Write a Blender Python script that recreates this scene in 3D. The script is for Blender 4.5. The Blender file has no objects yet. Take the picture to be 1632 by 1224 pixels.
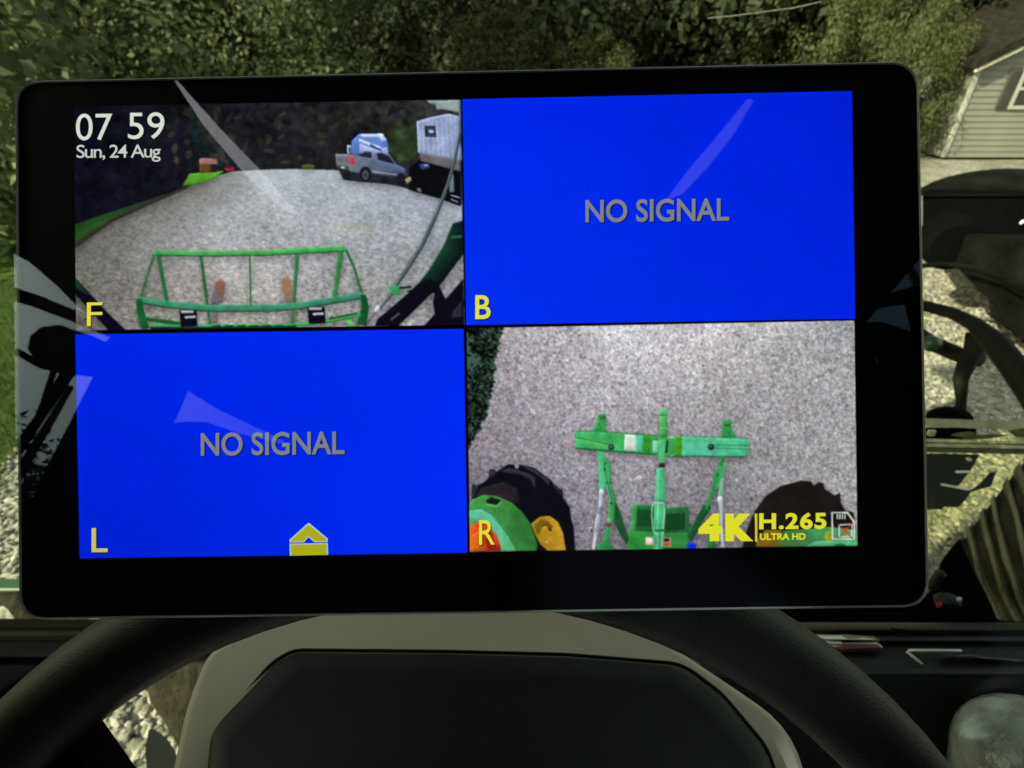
import bpy, math, random
import numpy as np
from mathutils import Vector, Matrix, noise
from mathutils.geometry import tessellate_polygon

# ------------------------------------------------------------------ camera, light, exposure
FPX, PITCH = 850.0, math.radians(32.8)
CAM = Vector((0, 0, 1.75))
EXPO = 1.5
SUN_EL, SUN_AZ = math.radians(31), math.radians(241)      # azimuth the light comes FROM, clockwise from +Y
sc = bpy.context.scene
col = sc.collection
cd = bpy.data.cameras.new('camera'); cam = bpy.data.objects.new('camera', cd); col.objects.link(cam)
cam.location = CAM; cam.rotation_euler = (math.pi/2 - PITCH, 0, 0)
cd.sensor_width = 36; cd.lens = 36*FPX/1632; cd.clip_start = 0.01; cd.clip_end = 2000
cd.dof.use_dof = True; cd.dof.focus_distance = 0.198; cd.dof.aperture_fstop = 18
sc.camera = cam
w = bpy.data.worlds.new('World'); sc.world = w; w.use_nodes = True
nt = w.node_tree; nt.nodes.clear()
sky = nt.nodes.new('ShaderNodeTexSky'); sky.sky_type = 'NISHITA'; sky.sun_disc = False
sky.sun_elevation = SUN_EL; sky.sun_rotation = SUN_AZ; sky.dust_density = 2; sky.air_density = 1.2; sky.ozone_density = 1
hs = nt.nodes.new('ShaderNodeHueSaturation'); hs.inputs['Saturation'].default_value = 0.7
bg = nt.nodes.new('ShaderNodeBackground'); bg.inputs[1].default_value = 0.105
wo = nt.nodes.new('ShaderNodeOutputWorld')
nt.links.new(sky.outputs[0], hs.inputs['Color']); nt.links.new(hs.outputs[0], bg.inputs[0]); nt.links.new(bg.outputs[0], wo.inputs[0])
sl = bpy.data.lights.new('sun', 'SUN'); sl.energy = 3.2; sl.angle = math.radians(.6); sl.color = (1, .95, .86)
so = bpy.data.objects.new('sun', sl); col.objects.link(so)
sdir = Vector((math.sin(SUN_AZ)*math.cos(SUN_EL), math.cos(SUN_AZ)*math.cos(SUN_EL), math.sin(SUN_EL)))
so.rotation_euler = sdir.to_track_quat('Z', 'Y').to_euler(); so.location = (0, -5, 12)
sc.view_settings.view_transform = 'Standard'; sc.view_settings.look = 'None'
sc.view_settings.exposure = EXPO; sc.view_settings.gamma = 1; sc.view_settings.use_curve_mapping = False
sc.render.engine = 'CYCLES'; sc.cycles.max_bounces = 8; sc.cycles.transparent_max_bounces = 16
sc.cycles.caustics_reflective = False; sc.cycles.caustics_refractive = False

# ------------------------------------------------------------------ pixel <-> place helpers
R_, U_, F_ = Vector((1, 0, 0)), Vector((0, math.sin(PITCH), math.cos(PITCH))), Vector((0, math.cos(PITCH), -math.sin(PITCH)))
def ray(px, py): return R_*((px-816)/FPX) + U_*((612-py)/FPX) + F_
def P(px, py, d): return CAM + ray(px, py)*d
def G(px, py, z=0.0):
    r = ray(px, py); return CAM + r*((z-CAM.z)/r.z)
def lin(c): return c/12.92 if c <= .04045 else ((c+.055)/1.055)**2.4
def rgb(c): return tuple(lin(x/255) for x in c)
random.seed(7)

# ------------------------------------------------------------------ materials
def new_mat(name):
    m = bpy.data.materials.new(name); m.use_nodes = True; m.node_tree.nodes.clear()
    return m, m.node_tree
def surf(name, c, rough=.6, var=.15, vscale=20, bump=0, bscale=200, spec=.5, metal=0, c2=None, trans=0, vor=False, island=0, vw=None):
    m, t = new_mat(name); N, L = t.nodes, t.links
    o = N.new('ShaderNodeOutputMaterial'); b = N.new('ShaderNodeBsdfPrincipled')
    b.inputs['Roughness'].default_value = rough; b.inputs['Metallic'].default_value = metal
    b.inputs['Specular IOR Level'].default_value = spec
    tc = N.new('ShaderNodeTexCoord')
    n = N.new('ShaderNodeTexNoise'); n.inputs['Scale'].default_value = vscale; n.inputs['Detail'].default_value = 5
    L.new(tc.outputs['Object'], n.inputs['Vector'])
    r = N.new('ShaderNodeMapRange'); r.inputs['From Min'].default_value = .3; r.inputs['From Max'].default_value = .7
    L.new(n.outputs['Fac'], r.inputs['Value'])
    mx = N.new('ShaderNodeMix'); mx.data_type = 'RGBA'
    c2 = c2 or tuple(x*(1-2*var) for x in c)
    mx.inputs['A'].default_value = (*c2, 1); mx.inputs['B'].default_value = (*(tuple(x*(1+var) for x in c)), 1)
    L.new(r.outputs[0], mx.inputs['Factor'])
    cout = mx.outputs['Result']
    if island:
        g = N.new('ShaderNodeNewGeometry'); hsv = N.new('ShaderNodeHueSaturation')
        mr = N.new('ShaderNodeMapRange'); mr.inputs['To Min'].default_value = 1-island; mr.inputs['To Max'].default_value = 1+island
        L.new(g.outputs['Random Per Island'], mr.inputs['Value']); L.new(mr.outputs[0], hsv.inputs['Value'])
        mh = N.new('ShaderNodeMapRange'); mh.inputs['To Min'].default_value = .47; mh.inputs['To Max'].default_value = .52
        wn = N.new('ShaderNodeTexWhiteNoise'); wn.noise_dimensions = '1D'
        L.new(g.outputs['Random Per Island'], wn.inputs['W']); L.new(wn.outputs['Value'], mh.inputs['Value']); L.new(mh.outputs[0], hsv.inputs['Hue'])
        L.new(cout, hsv.inputs['Color']); cout = hsv.outputs[0]
    if vor:
        v = N.new('ShaderNodeTexVoronoi'); v.inputs['Scale'].default_value = bscale
        L.new(tc.outputs['Object'], v.inputs['Vector'])
        hv = N.new('ShaderNodeHueSaturation'); rr = N.new('ShaderNodeMapRange')
        rr.inputs['To Min'].default_value = .55; rr.inputs['To Max'].default_value = 1.35
        sp = N.new('ShaderNodeSeparateColor'); L.new(v.outputs['Color'], sp.inputs[0]); L.new(sp.outputs[0], rr.inputs['Value'])
        L.new(rr.outputs[0], hv.inputs['Value']); L.new(cout, hv.inputs['Color']); cout = hv.outputs[0]
    L.new(cout, b.inputs['Base Color'])
    if bump:
        bp = N.new('ShaderNodeBump'); bp.inputs['Strength'].default_value = bump
        if vor:
            bp.inputs['Distance'].default_value = .02; bp.invert = True; L.new(v.outputs['Distance'], bp.inputs['Height'])
        else:
            nb = N.new('ShaderNodeTexNoise'); nb.inputs['Scale'].default_value = bscale; nb.inputs['Detail'].default_value = 4
            L.new(tc.outputs['Object'], nb.inputs['Vector']); bp.inputs['Distance'].default_value = .6/bscale
            L.new(nb.outputs['Fac'], bp.inputs['Height'])
        L.new(bp.outputs[0], b.inputs['Normal'])
    if trans:
        tr = N.new('ShaderNodeBsdfTranslucent'); L.new(cout, tr.inputs['Color']); ms = N.new('ShaderNodeMixShader'); ms.inputs[0].default_value = trans
        L.new(b.outputs[0], ms.inputs[1]); L.new(tr.outputs[0], ms.inputs[2]); L.new(ms.outputs[0], o.inputs[0])
    else: L.new(b.outputs[0], o.inputs[0])
    return m
def glass(name, tint, ior=1.5, rough=0.0, gain=1.0):
    m, t = new_mat(name); N, L = t.nodes, t.links
    o = N.new('ShaderNodeOutputMaterial'); a = N.new('ShaderNodeBsdfTransparent'); a.inputs[0].default_value = (*tint, 1)
    g = N.new('ShaderNodeBsdfGlossy'); g.inputs['Roughness'].default_value = rough
    f = N.new('ShaderNodeFresnel'); f.inputs[0].default_value = ior
    geo = N.new('ShaderNodeNewGeometry'); gi = N.new('ShaderNodeMath'); gi.operation = 'SUBTRACT'; gi.inputs[0].default_value = 1
    L.new(geo.outputs['Backfacing'], gi.inputs[1])
    mu = N.new('ShaderNodeMath'); mu.operation = 'MULTIPLY'; L.new(f.outputs[0], mu.inputs[0]); mu.inputs[1].default_value = gain
    m2 = N.new('ShaderNodeMath'); m2.operation = 'MULTIPLY'; L.new(mu.outputs[0], m2.inputs[0]); L.new(gi.outputs[0], m2.inputs[1])
    x = N.new('ShaderNodeMixShader'); L.new(m2.outputs[0], x.inputs[0]); L.new(a.outputs[0], x.inputs[1]); L.new(g.outputs[0], x.inputs[2])
    L.new(x.outputs[0], o.inputs[0]); return m
def pixelmat(name, amount=0.0, scale=1200, stretch=(1, 1, 1), kind='noise', amount2=.12, scale2=90):
    """a lit display: emission of the picture's colour with its picture grain"""
    m, t = new_mat(name); N, L = t.nodes, t.links
    o = N.new('ShaderNodeOutputMaterial'); e = N.new('ShaderNodeEmission'); e.inputs[1].default_value = 2**-EXPO
    at = N.new('ShaderNodeAttribute'); at.attribute_name = 'Col'; c = at.outputs['Color']
    if amount:
        tc = N.new('ShaderNodeTexCoord'); mp = N.new('ShaderNodeMapping'); mp.inputs['Scale'].default_value = stretch
        L.new(tc.outputs['Object'], mp.inputs[0])
        n = N.new('ShaderNodeTexNoise'); n.inputs['Scale'].default_value = scale; n.inputs['Detail'].default_value = 3; n.inputs['Distortion'].default_value = .6
        L.new(mp.outputs[0], n.inputs['Vector']); val = n.outputs['Fac']
        mr = N.new('ShaderNodeMapRange'); mr.inputs['From Min'].default_value = .3; mr.inputs['From Max'].default_value = .7
        mr.clamp = False
        mr.inputs['To Min'].default_value = 1-amount; mr.inputs['To Max'].default_value = 1+amount; L.new(val, mr.inputs['Value'])
        n2 = N.new('ShaderNodeTexNoise'); n2.inputs['Scale'].default_value = scale2; n2.inputs['Detail'].default_value = 3; L.new(tc.outputs['Object'], n2.inputs['Vector'])
        mr2 = N.new('ShaderNodeMapRange'); mr2.inputs['From Min'].default_value = .3; mr2.inputs['From Max'].default_value = .7
        mr2.inputs['To Min'].default_value = 1-amount2; mr2.inputs['To Max'].default_value = 1+amount2; L.new(n2.outputs['Fac'], mr2.inputs['Value'])
        mm = N.new('ShaderNodeMath'); mm.operation = 'MULTIPLY'; L.new(mr.outputs[0], mm.inputs[0]); L.new(mr2.outputs[0], mm.inputs[1])
        ml = N.new('ShaderNodeVectorMath'); ml.operation = 'SCALE'; L.new(c, ml.inputs[0]); L.new(mm.outputs[0], ml.inputs['Scale']); c = ml.outputs[0]
        if kind == 'gravel':
            hv = N.new('ShaderNodeMix'); hv.data_type = 'RGBA'; hv.blend_type = 'MULTIPLY'; hv.inputs['Factor'].default_value = .22
            L.new(c, hv.inputs['A']); L.new(n.outputs['Color'], hv.inputs['B']); c = hv.outputs['Result']
    L.new(c, e.inputs[0]); L.new(e.outputs[0], o.inputs[0]); return m

M = {}
M['gravel'] = surf('gravel', (.27, .26, .23), .9, .18, 1.3, .8, 26, .2, vor=True)
M['stone'] = surf('stone', (.315, .305, .262), .85, .15, 9, .3, 120, .2, island=.42)
M['lawn'] = surf('lawn_soil', (.055, .09, .022), .95, .25, 3, .5, 60, .1)
M['grass'] = surf('grass_blade', (.075, .125, .025), .7, .25, 2, 0, spec=.2, trans=.3, island=.3)
M['bark'] = surf('bark', (.07, .055, .04), .9, .3, 8, .6, 40, .1)
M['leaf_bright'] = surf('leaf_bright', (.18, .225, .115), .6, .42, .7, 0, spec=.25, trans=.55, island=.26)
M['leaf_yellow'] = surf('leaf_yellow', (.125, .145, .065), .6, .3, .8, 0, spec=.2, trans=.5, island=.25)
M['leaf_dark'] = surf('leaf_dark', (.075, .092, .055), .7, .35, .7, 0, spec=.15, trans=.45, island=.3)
M['leaf_conifer'] = surf('leaf_conifer', (.10, .098, .05), .7, .3, .9, 0, spec=.15, trans=.2, island=.4)
M['hill'] = surf('hill_cover', (.022, .028, .017), .95, .35, .5, .6, 3, .1)
M['siding'] = surf('siding_vinyl', (.185, .186, .172), .55, .05, 2, .1, 60, .3)
M['trim'] = surf('white_trim', (.34, .345, .33), .5, .04, 5, 0)
M['shutter'] = surf('shutter_plastic', (.045, .043, .04), .6, .1, 8, .2, 60)
M['shingle'] = surf('roof_shingle', (.022, .019, .017), .9, .3, 12, .5, 60, .1)
M['pane'] = surf('window_glass', (.02, .024, .026), .05, .1, 3, 0, spec=.8)
M['skirt'] = surf('skirting', (.20, .20, .18), .7, .1, 2, .1, 40)
M['plastic'] = surf('cab_plastic', (.005, .005, .0052), .8, .15, 30, .35, 900, .05)
M['dash'] = surf('dash_plastic', (.013, .0135, .013), .6, .25, 18, .35, 800, .28)
M['leather'] = surf('wheel_rubber', (.0065, .0064, .0058), .5, .15, 40, .5, 1300, .32)
M['pad'] = surf('pad_plastic', (.0055, .006, .008), .5, .1, 20, .35, 1400, .25)
M['beige'] = surf('beige_plastic', (.56, .48, .37), .55, .03, 14, .12, 1600, .35)
M['housing'] = surf('housing_plastic', (.55, .55, .50), .40, .05, 30, .1, 1500, .4, metal=.2)
M['bezel'] = surf('bezel_black', (.003, .003, .006), .6, .05, 30, 0, spec=.1)
M['void'] = surf('matte_black', (.003, .003, .0035), 1.0, .1, 30, 0, spec=0)
M['liner'] = surf('cab_liner', (.02, .02, .02), .9, .2, 12, .2, 300, .1)
M['black'] = surf('black_paint', (.0022, .0022, .0024), .85, .2, 6, .3, 80, spec=.04)
M['greypanel'] = surf('dusty_grey_panel', (.0075, .0082, .0068), .9, .4, 5, .4, 50, .05)
M['rubber'] = surf('hose_rubber', (.009, .0087, .008), .7, .25, 20, .4, 200, .18)
M['green'] = surf('green_paint', (.018, .06, .026), .4, .12, 9, 0, spec=.5)
M['darkgreen'] = surf('dusty_green', (.010, .015, .011), .65, .25, 9, .2, 100, .3)
M['tyre'] = surf('dusty_tyre', (.115, .107, .082), .95, .3, 9, .9, 40, .1, c2=(.055, .051, .040))
M['tyrebody'] = surf('tyre_carcass', (.032, .029, .023), .95, .35, 9, .6, 50, .1)
M['dark_brown'] = surf('dark_brown_matte', (.026, .0235, .019), .95, .35, 14, 1.0, 45, .05, c2=(.012, .011, .0095))  # dark brown; on the lower left sheet it holds the gravel's shade
M['tyreblack'] = surf('tyre_rubber', (.02, .02, .019), .85, .25, 9, .4, 60, .2)
M['sill'] = surf('dusty_sill', (.62, .60, .48), .75, .2, 30, .2, 200, .25)
M['sillgrey'] = surf('sill_grey', (.16, .16, .135), .6, .25, 30, .2, 200, .3)
M['dryleaf'] = surf('dry_leaf', (.20, .17, .10), .8, .25, 90, .2, 300, .2)
M['paper'] = surf('paper', (.85, .84, .78), .8, .06, 30, 0, spec=.2)
M['redcover'] = surf('red_cover', (.09, .02, .02), .6, .1, 30, 0)
M['kraft'] = surf('kraft_card', (.30, .22, .12), .8, .1, 30, 0)
M['whiteplastic'] = surf('white_glint', (.85, .85, .76), .45, .05, 30, 0)
M['wrapper'] = surf('clear_wrapper', (.16, .165, .15), .25, .5, 60, .6, 150, .6)
M['label'] = surf('teal_label', (.05, .16, .16), .5, .2, 30, 0)
M['drop'] = surf('water_drop', (.5, .5, .45), .06, .1, 30, 0, spec=1)
M['redlens'] = surf('red_lens', (.35, .03, .02), .2, .1, 30, 0)
M['teallens'] = surf('teal_lens', (.25, .5, .42), .15, .1, 30, 0, spec=.8)
M['bottle'] = surf('cloudy_plastic', (.27, .275, .235), .2, .4, 24, .4, 70, .6, c2=(.10, .105, .09))
M['boot'] = surf('grey_rubber_mat', (.009, .0115, .0115), .85, .15, 14, .2, 200, .1)
M['coverglass'] = glass('cover_glass', (1, 1, 1), 1.8, 0.0, 1.0)
M['windshield'] = glass('windshield_glass', (.84, .87, .60), 1.45, 0.0, .35)
M['sideglass'] = glass('side_window_glass', (.20, .27, .285), 1.45, 0.0, .2)
M['px_flat'] = pixelmat('display_flat')
M['px_photo'] = pixelmat('display_photo', .16, 800, amount2=.22, scale2=150)
M['px_blue'] = pixelmat('display_blue', .02, 60, amount2=.05, scale2=14)
M['px_gravel_f'] = pixelmat('display_gravel_far', .55, 1050, (.55, 1.25, 1), 'gravel', .16, 70)
M['px_gravel_r'] = pixelmat('display_gravel_near', .66, 1100, (1, 1.1, 1), 'gravel', .10, 60)
M['px_foliage'] = pixelmat('display_foliage', .45, 420, amount2=.35, scale2=130)
M['px_hedge'] = pixelmat('display_hedge', 1.0, 620, amount2=.5, scale2=160)

# ------------------------------------------------------------------ mesh helpers
class MB:
    def __init__(s): s.v = []; s.f = []
    def add(s, vs, fs):
        b = len(s.v); s.v += [Vector(x) for x in vs]; s.f += [tuple(b+i for i in q) for q in fs]; return s
    def loft(s, loops, cap=True, closed=True):
        n = len(loops[0]); b = len(s.v)
        for l in loops: s.v += [Vector(x) for x in l]
        for k in range(len(loops)-1):
            for i in range(n if closed else n-1):
                j = (i+1) % n; s.f.append((b+k*n+i, b+k*n+j, b+(k+1)*n+j, b+(k+1)*n+i))
        if cap:
            s.f.append(tuple(b+i for i in reversed(range(n)))); s.f.append(tuple(b+(len(loops)-1)*n+i for i in range(n)))
        return s
    def box(s, c, sx, sy, sz, rot=None, bev=0.0):
        c = Vector(c); rot = rot or Matrix.Identity(3)
        def ring(z, k):
            x, y = sx/2-k, sy/2-k; g = min(bev, x*.5, y*.5)
            pts = [(-x+g, -y), (x-g, -y), (x, -y+g), (x, y-g), (x-g, y), (-x+g, y), (-x, y-g), (-x, -y+g)] if bev else [(-x, -y), (x, -y), (x, y), (-x, y)]
            return [c + rot @ Vector((a, b, z)) for a, b in pts]
        if bev: return s.loft([ring(-sz/2, bev), ring(-sz/2+bev, 0), ring(sz/2-bev, 0), ring(sz/2, bev)])
        return s.loft([ring(-sz/2, 0), ring(sz/2, 0)])
    def tube(s, pts, rad, n=10, cap=True):
        pts = [Vector(p) for p in pts]; loops = []; up = None
        for i, p in enumerate(pts):
            t = (pts[min(i+1, len(pts)-1)]-pts[max(i-1, 0)]).normalized()
            if up is None: up = t.orthogonal().normalized()
            up = (up - t*up.dot(t)).normalized(); sd = t.cross(up)
            r = rad[i] if isinstance(rad, (list, tuple)) else rad
            loops.append([p + (up*math.cos(a)+sd*math.sin(a))*r for a in [2*math.pi*k/n for k in range(n)]])
        return s.loft(loops, cap)
    def lathe(s, base, axis, prof, n=24):
        axis = Vector(axis).normalized(); a = axis.orthogonal().normalized(); b = axis.cross(a); base = Vector(base)
        return s.loft([[base+axis*h+(a*math.cos(t)+b*math.sin(t))*r for t in [2*math.pi*k/n for k in range(n)]] for h, r in prof])
    def build(s, name, mat, parent=None, smooth=False, inv=None):
        me = bpy.data.meshes.new(name)
        if inv is None:
            inv = Matrix.Identity(4)
            q = parent
            while q is not None: inv = q.matrix_basis.inverted(); q = q.parent      # only the root is moved
        me.from_pydata([inv @ Vector(v) for v in s.v], [], s.f); me.validate(); me.update()
        if smooth: me.polygons.foreach_set('use_smooth', [True]*len(me.polygons))
        me.materials.append(M[mat])
        o = bpy.data.objects.new(name, me); col.objects.link(o); o.parent = parent
        return o
def smooth_by(o, deg=35):
    me = o.data; me.polygons.foreach_set('use_smooth', [True]*len(me.polygons))
    try: me.set_sharp_from_angle(angle=math.radians(deg))
    except Exception: pass
    return o
def tag(o, label, cat, group=None):
    o['label'] = label; o['category'] = cat
    if group: o['group'] = group
    return o
def struct(o, kind='structure', label=None):
    o['kind'] = kind
    if label: o['label'] = label
    return o
def empty(name, loc, mat=None):
    o = bpy.data.objects.new(name, None); col.objects.link(o)
    o.matrix_basis = mat if mat else Matrix.Translation(Vector(loc)); o.empty_display_size = .1
    return o
def copy_tree(o, parent=None):
    c = o.copy(); col.objects.link(c); c.parent = parent
    for ch in o.children: copy_tree(ch, c)
    return c
def arc_round(pts, r, n=6):
    """round the corners of a closed 2-D pixel outline"""
    out = []
    m = len(pts)
    for i, p in enumerate(pts):
        p = Vector(p); a = Vector(pts[i-1]); b = Vector(pts[(i+1) % m])
        rr = r[i] if isinstance(r, (list, tuple)) else r
        da, db = (a-p).normalized(), (b-p).normalized()
        p0, p1 = p+da*min(rr, (a-p).length*.45), p+db*min(rr, (b-p).length*.45)
        for k in range(n+1):
            t = k/n; out.append((p0*(1-t)+p*t)*(1-t)+(p*(1-t)+p1*t)*t)
    return out
def inset(pts, d):
    """move a closed 2-D outline inward by d pixels (pts clockwise on screen)"""
    out = []; m = len(pts)
    for i, p in enumerate(pts):
        a, b = Vector(pts[i-1]), Vector(pts[(i+1) % m]); t = (b-a)
        if t.length < 1e-6: out.append(Vector(p)); continue
        t.normalize(); out.append(Vector(p)+Vector((-t.y, t.x))*d)
    return out

# ================================================================== GROUND AND SETTING
g = MB(); N_ = 60
g.add([(-400, -400, 0), (400, -400, 0), (400, 400, 0), (-400, 400, 0)], [(0, 1, 2, 3)])
struct(g.build('gravel_ground', 'gravel'))

lw = MB(); edge = [(-2.45+.12*math.sin(y*1.7)+.06*math.sin(y*5.1)+.02*y, y) for y in [-12+.4*k for k in range(80)]]
vs = []; 
for x, y in edge: vs += [(x, y, .006), (-60, y, .006)]
lw.add(vs, [(2*i, 2*i+2, 2*i+3, 2*i+1) for i in range(len(edge)-1)])
struct(lw.build('lawn', 'lawn'))
gb = MB(); rnd = random.Random(3)
for _ in range(26000):
    x = -2.3-abs(rnd.gauss(0, 1.3)); y = rnd.uniform(.6, 5.5)
    ex = -2.45+.12*math.sin(y*1.7)+.06*math.sin(y*5.1)+.02*y
    if x > ex+rnd.uniform(-.02, .08): continue
    h = rnd.uniform(.03, .075); a = rnd.uniform(0, 6.28); wd = .0035; lx, ly = rnd.gauss(0, .02), rnd.gauss(0, .02)
    dx, dy = math.cos(a)*wd, math.sin(a)*wd
    gb.add([(x-dx, y-dy, .004), (x+dx, y+dy, .004), (x+lx, y+ly, h)], [(0, 1, 2)])
struct(gb.build('grass', 'grass'), 'stuff', 'short green grass of the lawn left of the monitor')

# loose gravel near the tractor (real stones)
t_ = (1+5**.5)/2
ICO = [Vector(v).normalized() for v in [(-1, t_, 0), (1, t_, 0), (-1, -t_, 0), (1, -t_, 0), (0, -1, t_), (0, 1, t_), (0, -1, -t_), (0, 1, -t_), (t_, 0, -1), (t_, 0, 1), (-t_, 0, -1), (-t_, 0, 1)]]
ICF = [(0, 11, 5), (0, 5, 1), (0, 1, 7), (0, 7, 10), (0, 10, 11), (1, 5, 9), (5, 11, 4), (11, 10, 2), (10, 7, 6), (7, 1, 8), (3, 9, 4), (3, 4, 2), (3, 2, 6), (3, 6, 8), (3, 8, 9), (4, 9, 5), (2, 4, 11), (6, 2, 10), (8, 6, 7), (9, 8, 1)]
st = MB(); rnd = random.Random(11)
def stones(x0, x1, y0, y1, step, lo, hi):
    y = y0
    while y < y1:
        x = x0
        while x < x1:
            for k in range(2 if rnd.random() < .15 else 1):
                r = rnd.uniform(lo, hi); q = Matrix.Rotation(rnd.uniform(0, 6.28), 3, 'Z') @ Matrix.Rotation(rnd.gauss(0, .35), 3, 'X')
                s = Vector((r*rnd.uniform(.9, 1.7), r*rnd.uniform(.6, 1), r*rnd.uniform(.35, .6)))
                c = Vector((x+rnd.uniform(-.6, .6)*step, y+rnd.uniform(-.6, .6)*step, s.z*rnd.uniform(.3, 1.0)+(.012 if k else 0)))
                st.add([c + q @ Vector((v.x*s.x*rnd.uniform(.75, 1.1), v.y*s.y*rnd.uniform(.75, 1.1), v.z*s.z*rnd.uniform(.8, 1.1))) for v in ICO], ICF)
            x += step
        y += step
stones(-1.75, -.75, .55, 1.35, .026, .011, .021)
stones(-2.5, -1.9, 1.0, 2.2, .03, .010, .02)
stones(1.25, 2.3, .9, 2.6, .026, .009, .017)
stones(2.3, 4.4, 1.5, 4.8, .031, .010, .018)
struct(st.build('loose_gravel', 'stone'), 'stuff', 'loose pale driveway gravel around the tractor')

# hill behind the wood
hl = MB(); nx, ny = 60, 14
vs = []
for j in range(ny):
    for i in range(nx):
        x = -90+180*i/(nx-1); y = 24+60*j/(ny-1)
        z = -.3 + 15*(j/(ny-1))**.9 + (noise.noise(Vector((x*.12, y*.12, 1)))*1.6 if j else 0)
        vs.append((x, y+4*noise.noise(Vector((x*.05, 3, j))), z))
hl.add(vs, [(j*nx+i, j*nx+i+1, (j+1)*nx+i+1, (j+1)*nx+i) for j in range(ny-1) for i in range(nx-1)])
struct(hl.build('hill', 'hill', smooth=True))

# ------------------------------------------------------------------ trees
def crown(n, rx, ry, rz, cz, leaf, seed, cone=False, clumps=46, low=.0):
    r = random.Random(seed); mb = MB(); C = []
    for _ in range(clumps):
        while True:
            v = Vector((r.uniform(-1, 1), r.uniform(-1, 1), r.uniform(-1, 1)))
            if .35 < v.length < 1: break
        if cone:
            h = r.random()**1.25; rad = (1-h)*rx*r.uniform(.35, 1); a = r.uniform(0, 6.28)
            C.append((Vector((math.cos(a)*rad, math.sin(a)*rad, cz-rz+2*rz*h)), .10*rx+.28*rx*(1-h)))
        else: C.append((Vector((v.x*rx, v.y*ry, cz+v.z*rz)), r.uniform(.24, .42)*min(rx, rz)))
    vs, fs = [], []
    for k in range(n):
        c, cr = C[r.randrange(len(C))]
        d = Vector((r.gauss(0, 1), r.gauss(0, 1), r.gauss(0, .8))); d.normalize(); p = c+d*cr*(r.random()**.4)
        nrm = (d+Vector((r.gauss(0, .6), r.gauss(0, .6), r.gauss(0, .6)+.35))).normalized()
        a = nrm.orthogonal().normalized(); b = nrm.cross(a); th = r.uniform(0, 6.28)
        u = (a*math.cos(th)+b*math.sin(th)); w_ = nrm.cross(u); l = leaf*r.uniform(.6, 1.3); i = len(vs)
        if cone: u = (u*.6+Vector((d.x, d.y, -.25))).normalized(); w_ = nrm.cross(u).normalized(); l *= 1.3; wq = .28
        else: wq = .5
        if p.z < low: p.z = low+r.random()*.3
        vs += [p-u*l*.5, p+w_*l*wq*.6, p+u*l*.55, p-w_*l*wq*.6]; fs.append((i, i+1, i+2, i+3))
    mb.v, mb.f = vs, fs; return mb, C
def trunk(h, r0, C, seed, limbs=9):
    r = random.Random(seed); mb = MB()
    pts = [Vector((math.sin(k*.9)*.05*h*.2, math.cos(k*1.3)*.03*h*.2-.0, h*k/7)) for k in range(8)]; pts[0] = Vector((0, 0, -.1))
    mb.tube(pts, [r0*(1.25 if k == 0 else 1-.11*k) for k in range(8)], 9)
    for k in range(limbs):
        c, cr = C[r.randrange(len(C))]; z0 = min(max(c.z-abs(c.x)-.3, h*.25), h*.9); p0 = Vector((0, 0, z0))
        mid = (p0+c)/2+Vector((0, 0, -.1*h*.2)); mb.tube([p0, mid, c], [r0*.4, r0*.25, r0*.08], 6)
    return mb
def make_tree(name, h, rx, rz, cz, leaf, n, mat, seed, cone=False, clumps=46, low=.0):
    root = empty(name, (0, 0, 0)); cm, C = crown(n, rx, rx, rz, cz, leaf, seed, cone, clumps, low)
    trunk(h, .035*h**.9, C, seed).build('trunk', 'bark', root, True); cm.build('crown', mat, root)
    return root
protos = {
 'bright': [make_tree('leafy_tree', 5.6, 2.5, 3.1, 2.3, .065, 64000, 'leaf_bright', 1, clumps=48, low=.15), make_tree('leafy_tree', 6.2, 2.3, 3.4, 2.5, .065, 64000, 'leaf_bright', 2, clumps=48, low=.15)],
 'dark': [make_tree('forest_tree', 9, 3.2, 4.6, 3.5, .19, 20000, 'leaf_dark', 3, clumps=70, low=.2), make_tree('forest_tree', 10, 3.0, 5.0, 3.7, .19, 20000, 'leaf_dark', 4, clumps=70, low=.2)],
 'cone': [make_tree('young_conifer', 4.2, 1.15, 2.1, 2.2, .17, 6500, 'leaf_conifer', 5, True, 120, .1)],
 'bush': [make_tree('leafy_bush', 1.6, 1.6, 1.35, 1.3, .11, 9000, 'leaf_bright', 6, clumps=50, low=.05)],
 'yellow': [make_tree('leafy_bush', 2.4, 1.6, 1.9, 1.8, .10, 15000, 'leaf_yellow', 8, clumps=50, low=.05)],
}
used = set()
def place(kind, i, px, d, label, cat='tree', group=None, sc_=1.0, z=0, rot=None, xy=None):
    pr = protos[kind][i]; key = (kind, i)
    o = pr if key not in used else copy_tree(pr); used.add(key)
    if xy is None:
        r = Vector(((px-816)/FPX, math.cos(PITCH), 0)); p = r*d
    else: p = Vector((xy[0], xy[1], 0))
    o.location = (p.x, p.y, z); o.scale = (sc_,)*3; o.rotation_euler = (0, 0, rot if rot is not None else random.uniform(0, 6.28))
    tag(o, label, cat, group); return o
GB, GD = 'bright trees at the near edge of the wood', 'darker trees deep in the wood'
for i, (px, d, l, s) in enumerate([
  (-60, 8.6, 'bright leafy tree at the left edge, above the monitor corner', .95),
  (150, 10.0, 'bright leafy tree above the clock shown on the monitor', 1.0),
  (345, 9.6, 'bright leafy tree second from the dark wood, above the monitor', 1.05),
  (520, 10.4, 'rightmost of the bright leafy trees, next to the dark wood', 1.02)]):
    place('bright', i % 2, px, d, l, 'tree', GB, s)
place('cone', 0, 700, 13.5, 'small brownish young conifer at the edge of the dark wood', 'tree', None, .62)
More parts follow.
